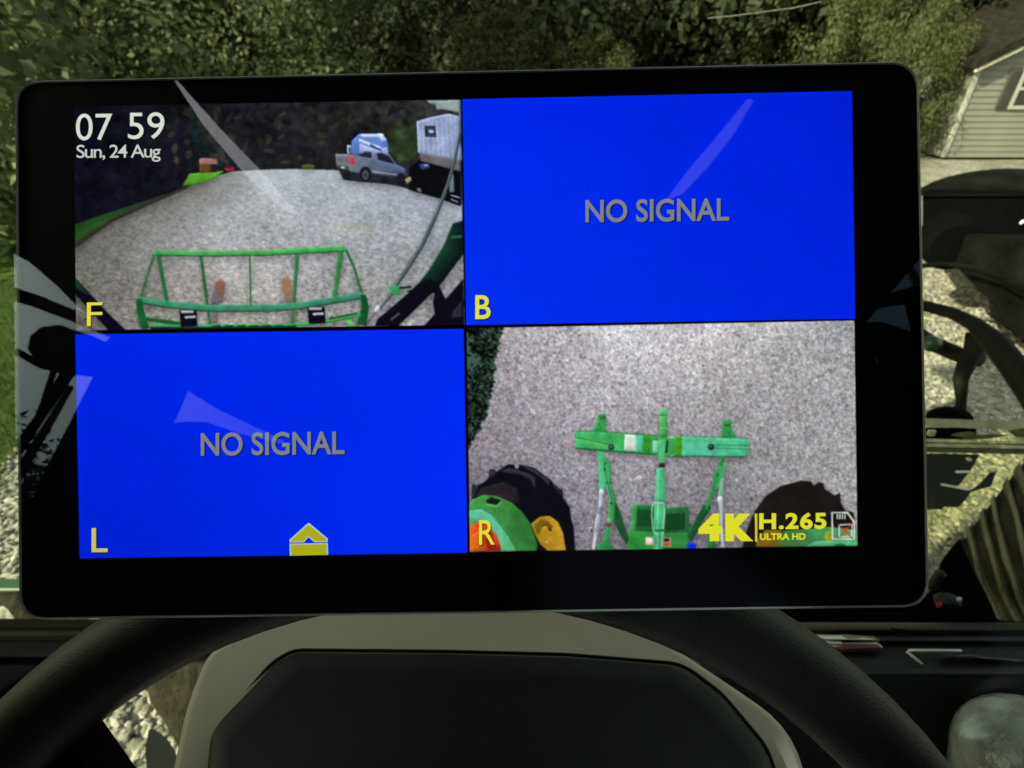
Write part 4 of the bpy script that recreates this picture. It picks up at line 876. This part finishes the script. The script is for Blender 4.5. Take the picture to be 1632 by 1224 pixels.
# 4K / H.265 badge divider and memory card icon
r.poly(mp(k8, [(750, 826), (768, 826), (768, 1045), (752, 1045)]), YEL, 'px_flat')
W_ = (214, 224, 216)
r.stroke(mp(k8, [(1352, 818), (1472, 818), (1524, 890), (1524, 1024), (1356, 1024)]), 3.2, W_, 'px_flat', True)
for k in range(4): r.stroke(mp(k8, [(1392+k*20, 828), (1393+k*20, 868)]), 2, W_, 'px_flat')
r.stroke(mp(k8, [(1408, 915), (1508, 908), (1506, 1002), (1408, 1008)]), 2.8, W_, 'px_flat', True)
r.stroke(mp(k8, [(1400, 906), (1514, 1024)]), 1.6, (190, 62, 44), 'px_flat'); r.stroke(mp(k8, [(1516, 892), (1402, 1020)]), 1.6, (190, 62, 44), 'px_flat'); r.poly(mp(k8, [(1438, 940), (1476, 936), (1474, 980), (1438, 982)]), (200, 84, 60), 'px_flat')
ro = r.build('rear_camera_picture', mon)
text('R', (763.5, 829, 788.5, 868), YEL, ro, .00128, bold=.004, shadow=(24, 22, 10))
YB = (228, 230, 42)
text('4', (1113, 818.5, 1151, 862.5), YB, ro, .00128, bold=.075, slope=0)
text('K', (1156, 818.5, 1200.5, 862.5), YB, ro, .00128, bold=.085, slope=0)
text('H.265', (1210, 817, 1317, 843.5), YB, ro, .00128, bold=.034, slope=-.008, space=1.1)
text('ULTRA HD', (1211, 849.8, 1284, 860.5), YB, ro, .00128, bold=.03, slope=-.008)
cgo.data.transform(Matrix.Translation((0, 0, .0004)))

# ================================================================== TRACTOR (the cab we sit in)
tr = empty('tractor', (0, -.2, 0)); tag(tr, 'tractor whose cab surrounds the monitor: steering wheel, dash and loader', 'tractor')
ROOF, SIDE, REAR = 2.5, .85, -.86
def refl(px, py):
    """mirror a view ray in the monitor glass and find the cab panel it meets"""
    s = S(px, py); d = (s-CAM).normalized(); d = d-mN*2*d.dot(mN); best = None
    for nm, ax, val in (('roof', 2, ROOF), ('left', 0, -SIDE), ('right', 0, SIDE), ('rear', 1, REAR)):
        if abs(d[ax]) < 1e-6: continue
        t = (val-s[ax])/d[ax]
        if t > 0 and (best is None or t < best[0]): best = (t, nm, s+d*t)
    return s, d, best
def on(panel, px, py):
    s, d, _ = refl(px, py); ax, val = {'roof': (2, ROOF), 'left': (0, -SIDE), 'right': (0, SIDE), 'rear': (1, REAR)}[panel]
    return s+d*((val-s[ax])/d[ax])
openings = {'roof': [], 'left': [], 'right': [], 'rear': []}  # outlines shaped to give the reflections in the monitor glass
for panel, pts in [
  ('roof', [(277, 131), (285, 131), (352, 206), (428, 284), (482, 350), (458, 342), (396, 288), (325, 204)]),
  ('roof', [(1190, 159), (1202, 161), (1170, 216), (1130, 267), (1088, 312), (1056, 326), (1093, 276), (1135, 226)]),
  ('left', [(20, 400), (55, 420), (92, 452), (138, 498), (120, 494), (70, 473), (20, 456)]),
  ('left', [(20, 478), (60, 490), (118, 512), (155, 528), (180, 538), (172, 546), (150, 536), (120, 526), (100, 518), (72, 521), (54, 536), (50, 556), (60, 572), (104, 588), (70, 650), (34, 700), (20, 700)]),
  ('left', [(122, 597), (153, 601), (100, 706), (84, 735), (60, 790), (36, 800), (34, 730), (60, 690)]),
  ('rear', [(270, 599), (300, 622), (345, 650), (430, 690), (470, 712), (430, 702), (380, 690), (330, 672), (290, 672), (232, 686)]),
  ('right', [(1352, 492), (1410, 440), (1440, 418), (1466, 404), (1470, 452), (1420, 466), (1380, 482)]),
  ('right', [(1300, 540), (1308, 532), (1335, 516), (1366, 503), (1405, 490), (1440, 486), (1450, 530), (1424, 520), (1400, 513), (1378, 514), (1364, 520), (1330, 528)]),
  ('right', [(1366, 578), (1400, 560), (1395, 600), (1396, 640), (1385, 640), (1378, 596)]),
  ('right', [(1412, 722), (1450, 712), (1448, 742), (1424, 748)]),
]:
    openings[panel].append([on(panel, *p) for p in pts])
openings['rear'].append([Vector((x, REAR, z)) for x, z in ((-.72, .85), (.72, .85), (.72, 1.40), (-.72, 1.40))])
for nm, x, zt in (('left', -SIDE, 1.3), ('right', SIDE, 1.78)): openings[nm].append([Vector((x, y, z)) for y, z in ((-.8, .8), (-.06, .8), (-.06, zt), (-.8, zt))])
def panel_mesh(outer, holes, ax, th):
    """flat panel with cut openings and thickness"""
    mb = MB(); loops = [outer]+holes; k = [i for i in range(3) if i != ax]
    tri = tessellate_polygon([[Vector((p[k[0]], p[k[1]], 0)) for p in l] for l in loops]); flat = [p for l in loops for p in l]
    e = Vector((0, 0, 0)); e[ax] = th
    mb.add(flat, [tuple(t) for t in tri]); mb.add([Vector(p)+e for p in flat], [tuple(reversed(t)) for t in tri])
    b_ = 0; n_ = len(flat)
    for l in loops:
        for i in range(len(l)): j = (i+1) % len(l); mb.f.append((b_+i, b_+j, n_+b_+j, n_+b_+i))
        b_ += len(l)
    return mb
panel_mesh([Vector((-SIDE-.15, REAR-.06, ROOF)), Vector((SIDE+.06, REAR-.06, ROOF)), Vector((SIDE+.06, .9, ROOF)), Vector((-SIDE-.15, .9, ROOF))], openings['roof'], 2, .005).build('cab_roof', 'liner', tr)
for nm, x, sg in (('left', -SIDE, -1), ('right', SIDE, 1)):
    panel_mesh([Vector((x, REAR, .6)), Vector((x, .05, .6)), Vector((x, .05, ROOF-.002)), Vector((x, REAR, ROOF-.002))], openings[nm], 0, .004*sg).build('cab_side_panel', 'liner', tr)
panel_mesh([Vector((-SIDE-.04, REAR, .6)), Vector((SIDE+.04, REAR, .6)), Vector((SIDE+.04, REAR, ROOF-.002)), Vector((-SIDE-.04, REAR, ROOF-.002))], openings['rear'], 1, -.004).build('cab_rear_panel', 'liner', tr)
k_ = 0
for nm, ax_, sg in (('left', 0, -1), ('right', 0, 1), ('rear', 1, -1)):
    for hole in openings[nm]:
        e_ = Vector((0, 0, 0)); e_[ax_] = .002*sg; gp_ = MB(); gp_.v = [p+e_ for p in hole]; gp_.f = [tuple(range(len(hole)))]
        gp_.build('cab_window_pane', 'sideglass', tr)
ml = MB(); ml.tube([on('left', 20, 560)+Vector((.01, 0, 0)), on('left', 58, 582)+Vector((.01, 0, 0)), on('left', 112, 596)+Vector((.01, 0, 0))], .006, 8); ml.build('mirror_arm', 'plastic', tr, True)
ml = MB(); ml.tube([on('left', 82, 578)+Vector((.012, 0, 0)), on('left', 62, 640)+Vector((.012, 0, 0)), on('left', 40, 700)+Vector((.012, 0, 0))], .005, 8); ml.build('mirror_post', 'plastic', tr, True)
# wraparound windshield
ws = MB(); NA = 48; RW = 1.02
la, lb = [], []
for i in range(NA+1):
    a = math.radians(-82+164*i/NA); la.append((RW*math.sin(a), RW*math.cos(a)-.12, .12)); lb.append((RW*.95*math.sin(a), RW*.9*math.cos(a)-.12, ROOF-.01))
ws.v = la+lb; ws.f = [(i+1, i, NA+1+i, NA+2+i) for i in range(NA)]
wso = ws.build('windshield', 'windshield', tr, True)
# faint curved reflection on the glass, modelled as a pale thread
def onglass(px, py, k=.97):
    rr_ = ray(px, py); lo_, hi_ = .2, 3.0
    for _ in range(40):
        mdl = (lo_+hi_)/2; p = CAM+rr_*mdl; fz = (p.z-.12)/(ROOF-.13); sx_ = RW*(1-.05*fz); sy_ = RW*(1-.1*fz)
        if (p.x/sx_)**2+((p.y+.12)/sy_)**2 > k*k: hi_ = mdl
        else: lo_ = mdl
    return CAM+rr_*lo_
MB().tube([onglass(x, y) for x, y in [(1128, 29), (1170, 25), (1215, 19), (1262, 13), (1290, 7), (1310, 2)]], .0007, 6).build('glass_glint', 'whiteplastic', wso)
# steering wheel
SD = .188; hubc = (712, 1830)
wr = 942*SD/FPX; tubr = 67*SD/FPX
hc = P(*hubc, SD); nn = -F_
sw = MB(); TN = 96; loops = []
for k in range(TN):
    a = 2*math.pi*k/TN; rad = R_*math.cos(a)+U_*math.sin(a)
    loops.append([hc + rad*(wr + tubr*math.cos(b_)) + nn*tubr*.85*math.sin(b_) for b_ in [2*math.pi*q/18 for q in range(18)]])
loops.append(loops[0]); sw.loft(loops, cap=False)
swo = sw.build('steering_wheel', 'leather', tr, True)
for aim, st_, hw in (((44, 1204), (522, 1849), .017), ((1640, 1640), (710, 1780), .017), ((710, 2660), (710, 1780), .02)):
    e_ = P(*aim, SD); h0 = P(*st_, SD); dr = (e_-h0).normalized(); sd = dr.cross(nn).normalized(); l_ = (e_-h0).length
    MB().loft([[h0+dr*t*l_+sd*hw*(1+.25*t)*u+nn*(.006*v-.004) for u, v in ((-1, -.6), (-.8, 1), (.8, 1), (1, -.6))] for t in (.12, .5, 1.0)]).build('spoke', 'plastic', swo)
MB().lathe(hc-nn*.012, nn, [(0, .05), (.008, .055), (.016, .05), (.02, .02)], 28).build('hub', 'leather', swo, True)
# instrument pod
ID = .262
io = arc_round([(262, 1300), (298, 1125), (331, 1044), (440, 966), (965, 962), (1142, 1078), (1262, 1160), (1300, 1300)], [30, 40, 22, 12, 14, 60, 70, 20], 5)
ip = MB(); 
def ringI(o_, ins, d): return [P(p.x, p.y, d+(1150-p.y)*.00022) for p in inset(o_, ins)]
ip.loft([ringI(io, 9, ID-.0004), ringI(io, 4, ID), ringI(io, 0, ID+.003), ringI(io, 8, ID+.05)])
ipo = smooth_by(ip.build('instrument_pod', 'beige', tr), 40)
pi_ = arc_round([(318, 1300), (329, 1172), (345, 1146), (436, 1052), (468, 1034), (700, 1036), (900, 1041), (1088, 1056), (1152, 1104), (1224, 1190), (1262, 1300)], [20, 14, 14, 16, 16, 10, 10, 26, 18, 20, 20], 5)
gp = MB(); gp.loft([ringI(pi_, -1, ID-.0012), ringI(pi_, 1.5, ID-.0022), ringI(pi_, 5, ID-.0006)], cap=False); gp.build('pad_gasket', 'bezel', ipo)
pd = MB(); pd.loft([ringI(pi_, 6, ID+.002), ringI(pi_, 6.5, ID-.004), ringI(pi_, 9, ID-.0065), ringI(pi_, 15, ID-.0085), ringI(pi_, 40, ID-.0095)], cap=False)
nn_ = len(pi_); pd.f.append(tuple(len(pd.v)-nn_+i for i in range(nn_)))
smooth_by(pd.build('pad', 'pad', ipo), 60)
MB().tube([P(700, 1240, ID+.02), P(700, 1400, .5)], .05, 12).build('steering_column', 'plastic', ipo)

lo_d = MB(); lo_d.loft([[P(x, 1046, .53), P(x, 1060, .50), P(x, 1235, .47), P(x, 1235, .6), P(x, 1046, .6)] for x in (-160, 146)]); smooth_by(lo_d.build('lower_dash_panel', 'void', tr), 30)
# dash: a narrow rail on the left, a full console on the right
def profile(rows, px0, px1, n_=2):
    """loft a cross-section given as (pixel row, depth) pairs between two pixel columns"""
    mb = MB(); L = []
    for k in range(n_): 
        px = px0+(px1-px0)*k/(n_-1); L.append([P(816, y, d)+R_*((px-816)/FPX*.5) for y, d in rows])
    return mb.loft(L)
lrows = [(986, .60), (989, .565), (994, .56), (1000, .562), (1006, .548), (1013, .546), (1020, .55), (1024, .54), (1040, .525), (1046, .52), (1049, .53), (1052, .60)]
smooth_by(profile(lrows, -160, 420).build('dash_rail', 'plastic', tr), 25)
rrows = [(992, .62), (1000, .585), (1004, .58), (1010, .585), (1016, .575), (1021, .572), (1026, .578), (1032, .57), (1052, .545), (1068, .53), (1074, .526), (1080, .532), (1110, .535), (1200, .53), (1330, .52), (1330, .75), (992, .75)]
co = smooth_by(profile(rrows, 1140, 1900).build('dash_console', 'dash', tr), 25)
for (a, b_, dd, mt) in [((1420, 1002), (1512, 1010), .578, 'greypanel'), ((1375, 976), (1440, 979), .60, 'greypanel')]:
    MB().tube([P(*a, dd), P(*b_, dd)], .0009, 6).build('trim_strip', mt, co)
# lower body under the windshield at the right: sill, guide rails
sl_ = MB(); sdp = .86
def band(rows, dep, x0=1462, x1=1800, th=.03, skew=0.0):
    y0, y1 = rows; return MB().loft([[P(x, y0+skew*(x-1480), dep), P(x, y1+skew*(x-1480), dep), P(x, y1+skew*(x-1480), dep+th), P(x, y0+skew*(x-1480), dep+th)] for x in (x0, x1)])
band((667, 680), .86, skew=.03).build('windshield_sill', 'sill', tr)
rl = band((700.5, 703), .85, skew=.02).build('wiper_rail', 'sill', tr)
band((704, 707), .853, skew=.02).build('rail_channel', 'sillgrey', rl); band((707.5, 711), .85, skew=.02).build('rail_lip', 'sill', rl); band((711.5, 721), .86, skew=.02).build('rail_foot', 'sillgrey', rl)
band((681, 699.5), .875, x1=1556, skew=.025).build('cowl', 'black', tr)
MB().lathe(P(1512, 676, .9), U_, [(0, .032), (.012, .032), (.02, .028), (.027, .018), (.030, .006)], 16).build('lamp_knob', 'black', tr, True)
MB().box(P(1484, 690, .85), .012, .006, .012, bev=.002).build('latch', 'sill', tr)
# hydraulic hoses and loader joint
hz = MB(); hz.tube([P(1380, 482, 1.45), P(1440, 482, 1.42), P(1480, 489, 1.4), P(1520, 500, 1.36), P(1553, 517, 1.32), P(1585, 545, 1.28), P(1615, 583, 1.24), P(1650, 635, 1.2), P(1700, 720, 1.15)], [.014, .014, .0145, .015, .018, .026, .028, .028, .028], 12)
hz.build('hydraulic_hose', 'rubber', tr, True)
la_ = MB(); la_.tube([P(1420, 500, 1.7), P(1480, 545, 1.55), P(1530, 566, 1.5), P(1562, 572, 1.45)], .022, 12); lao = la_.build('loader_cylinder', 'rubber', tr, True)
MB().lathe(P(1474, 546, 1.5), R_+U_*-.15, [(0, .018), (.012, .026), (.022, .024), (.036, .02), (.04, .014)], 6).build('cylinder_joint', 'green', lao, True)
MB().tube([P(1553, 530, 1.42), P(1552, 560, 1.42), P(1540, 580, 1.42), P(1531, 605, 1.42), P(1532, 640, 1.42), P(1526, 690, 1.42)], [.02, .024, .022, .018, .012, .02], 10).build('loader_post', 'rubber', lao, True)
# dark loader frame below the sill
lf = MB(); out = [(1464, 722), (1562, 724), (1548, 748), (1530, 772), (1522, 778), (1546, 782), (1562, 770), (1578, 752), (1588, 752), (1580, 775), (1548, 784), (1536, 800), (1528, 808), (1505, 808), (1500, 812), (1464, 812)]
lf.loft([[P(x, y, 1.22) for x, y in out], [P(x, y, 1.3) for x, y in out]])
lfo = lf.build('loader_frame', 'darkgreen', tr)
MB().box(P(1536, 752, 1.2), .035, .004, .003).build('bolt_strip', 'whiteplastic', lfo); MB().tube([P(1500, 772, 1.21), P(1544, 780, 1.21)], .0022, 6).build('pin', 'whiteplastic', lfo); MB().box(P(1544, 732, 1.2), .01, .01, .006, bev=.002).build('bolt', 'sill', lfo)
MB().box(P(30, 933, 1.2), .5, .03, .012, bev=.003).build('loader_beam', 'green', tr)
MB().tube([P(8, 945, 1.25), P(30, 958, 1.2), P(62, 1000, 1.1)], .022, 8).build('loader_brace', 'dark_brown', tr, True)
# front tyre, dusty, at the lower right
tc_ = P(1668, 850, 1.95)
ax = Vector((.56, -.83, .0)).normalized()
fw = MB(); TR, TWD = .40, .30
fw.lathe(tc_-ax*TWD/2, ax, [(0, TR*.5), (0, TR*.88), (.02, TR*.95), (.05, TR), (TWD-.05, TR), (TWD-.02, TR*.95), (TWD, TR*.88), (TWD, TR*.5)], 56)
fwo = smooth_by(fw.build('front_wheel', 'tyrebody', tr), 45)
a0 = ax.orthogonal().normalized(); a1 = ax.cross(a0)
def tp(th, s_, h): return tc_ + ax*(s_*TWD/2) + (a0*math.cos(th)+a1*math.sin(th))*(TR*(1-.05*abs(s_)**3)+h)
nlg = 38
rl_ = random.Random(4)
for k in range(nlg):
    th0 = 2*math.pi*(k+rl_.uniform(-.12, .12))/nlg; L = []
    for q in range(9):
        s_ = -1.03+2.06*q/8; th = th0+.95*(q/8)+rl_.uniform(-.012, .012); wdt = .034*rl_.uniform(.8, 1.15); hh = .026*rl_.uniform(.7, 1.1)
        L.append([tp(th-wdt*1.2, s_, -.01), tp(th-wdt*.7, s_, hh), tp(th+wdt*.7, s_, hh), tp(th+wdt*1.2, s_, -.01)])
    MB().loft(L).build('lug', 'tyre', fwo)
# dark rounded sheet low at the left; its brown stands in for shaded gravel
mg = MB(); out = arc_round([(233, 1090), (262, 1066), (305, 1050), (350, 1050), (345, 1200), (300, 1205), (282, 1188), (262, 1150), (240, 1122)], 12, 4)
mg.loft([[P(p.x, p.y, 1.33) for p in inset(out, 14)], [P(p.x, p.y, 1.335) for p in inset(out, 6)], [P(p.x, p.y, 1.36) for p in out], [P(p.x, p.y, 1.42) for p in out]]); smooth_by(mg.build('shaded_gravel_sheet', 'dark_brown', tr), 60)
# added plate hidden behind the monitor, shaped to shade the gravel at the right
KS = 3.15
shp = [(1528, 602), (1540, 566), (1585, 548), (1660, 590), (1700, 640), (1632, 652), (1604, 668), (1586, 694), (1462, 700), (1492, 668), (1512, 648), (1527, 640)]
lp_ = MB(); q_ = [G(*p)+sdir*KS for p in shp]; lp_.loft([q_, [p+Vector((0, 0, .03)) for p in q_]]); lp_.build('shade_plate', 'darkgreen', tr)
MB().tube([sum(q_, Vector())/len(q_)-Vector((0, 0, .02)), sum(q_, Vector())/len(q_)-Vector((.3, -.1, 1.0))], .04, 10).build('shade_plate_strut', 'darkgreen', tr, True)  # added strut under the shade plate
# dark end cover of the dash beside the monitor
ec = MB(); out = arc_round([(1150, 1012), (1150, 968), (1462, 962), (1487, 936), (1500, 893), (1530, 856), (1556, 915), (1578, 958), (1590, 988), (1720, 998), (1720, 1012)], 6, 3)
ec.loft([[P(p.x, p.y, .70) for p in inset(out, 2)], [P(p.x, p.y, .705) for p in out], [P(p.x, p.y, .80) for p in out]]); smooth_by(ec.build('dash_end_cover', 'black', tr))
MB().box(P(1492, 925, .69), .012, .01, .034, bev=.003).build('cover_clip', 'dash', tr)
# indicator pod
ipd = MB().lathe(P(1510, 962, .66), U_, [(0, .014), (.006, .014), (.010, .010), (.013, .003)], 14).build('indicator_pod', 'dash', tr, True)
MB().lathe(P(1495, 963, .65), -F_, [(0, .004), (.003, .004), (.004, .001)], 4).build('red_lens', 'redlens', ipd); MB().box(P(1526, 957, .65), .004, .004, .011, Matrix.Rotation(.5, 3, 'Y'), bev=.001).build('lens', 'teallens', ipd)
# floor mat seen in the lower left gap
fm = MB(); out = arc_round([(238, 1158), (262, 1172), (282, 1200), (282, 1250), (236, 1250), (231, 1195)], 10, 4)
fm.loft([[P(p.x, p.y, .95) for p in out], [P(p.x, p.y, .99) for p in out]]); fm.build('pedal_pad', 'boot', tr)

# ------------------------------------------------------------------ loose things on the dash
def card(name, mat, pts, d0, d1, th, label, cat, group=None):
    """thin sheet with its near edge at depth d0"""
    q = [P(x, y, d) for (x, y), d in zip(pts, (d1, d1, d0, d0))]; n_ = (q[1]-q[0]).cross(q[3]-q[0]).normalized(); n_ = n_ if n_.z > 0 else -n_
    o = MB().loft([[p for p in q], [p+n_*th for p in q]]).build(name, mat); tag(o, label, cat, group); return o
card('paper_sheet', 'paper', [(1284, 1009), (1330, 1009.5), (1393, 1020), (1316, 1019)], .565, .59, .0006, 'long white paper slip on top of the dash pile', 'paper')
card('paper_sheet', 'paper', [(1312, 1021), (1338, 1021.5), (1343, 1027), (1312, 1026)], .562, .572, .0006, 'short white paper slip at the left of the dash pile', 'paper')
card('paper_sheet', 'kraft', [(1340, 1012), (1392, 1015.5), (1402, 1021.5), (1350, 1018)], .567, .578, .0008, 'tan card sticking out at the back of the dash pile', 'card')
card('paper_sheet', 'whiteplastic', [(1330, 1026), (1396, 1024), (1407, 1032.5), (1326, 1031)], .556, .57, .001, 'pale folded sheet under the slips in the dash pile', 'paper')
card('booklet', 'redcover', [(1318, 1031.5), (1398, 1032), (1404, 1037.5), (1318, 1041)], .552, .562, .004, 'dark red booklet under the pale papers on the dash', 'booklet')
def stick(name, mat, pts, d, rad, label, cat):
    o = MB().tube([P(x, y, d) for x, y in pts], rad, 8).build(name, mat, None, True); tag(o, label, cat); return o
stick('plastic_stick', 'whiteplastic', [(1448, 1036.5), (1490, 1036.7), (1532, 1037)], .548, .0012, 'thin white stick lying level on the dash, right of the papers', 'stick')
stick('plastic_stick', 'whiteplastic', [(1446, 1039), (1458, 1049), (1469, 1058)], .536, .0012, 'short white stick slanting below the level stick', 'stick')
wrp = MB(); pts = [(1500, 1044), (1520, 1046), (1545, 1045), (1570, 1049), (1600, 1050), (1640, 1054)]
wrp.loft([[P(x, y-2+1.2*math.sin(i*2.1), .55), P(x, y+2.2+math.sin(i*3.), .54), P(x, y+.5, .536)] for i, (x, y) in enumerate(pts)])
tag(wrp.build('plastic_wrapper', 'wrapper'), 'crumpled clear wrapper strip on the dash near the right edge', 'wrapper')
# leaves caught on the sill
for i, (pts, lb) in enumerate([([(1514, 694), (1524, 690), (1545, 688), (1556, 690), (1545, 695), (1526, 696)], 'pale dry leaf on the sill, leftmost of three'),
                 ([(1530, 697), (1555, 693), (1585, 691), (1606, 693), (1590, 697), (1560, 700), (1540, 701)], 'long curled dry leaf on the sill, middle of three'),
                 ([(1604, 686), (1632, 682), (1650, 690), (1640, 697), (1618, 696)], 'broad dry leaf on the sill at the right edge')]):
    L0 = [P(x, y, .845) for x, y in pts]; cth = sum(L0, Vector())/len(L0); mbl = MB()
    top_ = [p+(-F_)*.003*(1 if k % 2 else .3) for k, p in enumerate(L0)]
    mbl.loft([L0, top_]); tag(mbl.build('dry_leaf', 'dryleaf'), lb, 'leaf', 'dry leaves on the sill')
# bottle
bt = empty('water_bottle', P(1640, 1220, .47)); tag(bt, 'clear plastic water bottle with droplets in the lower right corner', 'bottle')
bx_ = P(1652, 1300, .48); bax = (U_*.92 - R_*.05 - F_*.1).normalized()
RB = 112*.48/FPX
prof = [(-.12, RB*.9), (-.115, RB), (.0, RB), (.035, RB), (.055, RB*.985), (.068, RB*.93), (.078, RB*.83), (.086, RB*.7), (.092, RB*.54), (.097, RB*.3), (.098, RB*.1)]
bb = MB().lathe(bx_, bax, prof, 40).build('body', 'bottle', bt, True)
MB().lathe(bx_, bax, [(-.09, RB*1.004), (-.088, RB*1.01), (.024, RB*1.01), (.026, RB*1.004)], 40).build('label', 'label', bt, True)
rb = random.Random(9); av = bax.orthogonal().normalized(); bv = bax.cross(av); cnt = 0
while cnt < 60:
    h = rb.uniform(.0, .09); an = rb.uniform(0, 6.28); d_ = av*math.cos(an)+bv*math.sin(an)
    if d_.dot(-F_) < .1: continue
    R0 = next(prof[i][1]+(prof[i+1][1]-prof[i][1])*(h-prof[i][0])/(prof[i+1][0]-prof[i][0]) for i in range(len(prof)-1) if prof[i][0] <= h <= prof[i+1][0])
    p = bx_+bax*h+d_*R0; rr2 = rb.uniform(.0008, .0022)
    MB().add([p+v*rr2 for v in ICO], ICF).build('droplet', 'drop', bt, True); cnt += 1
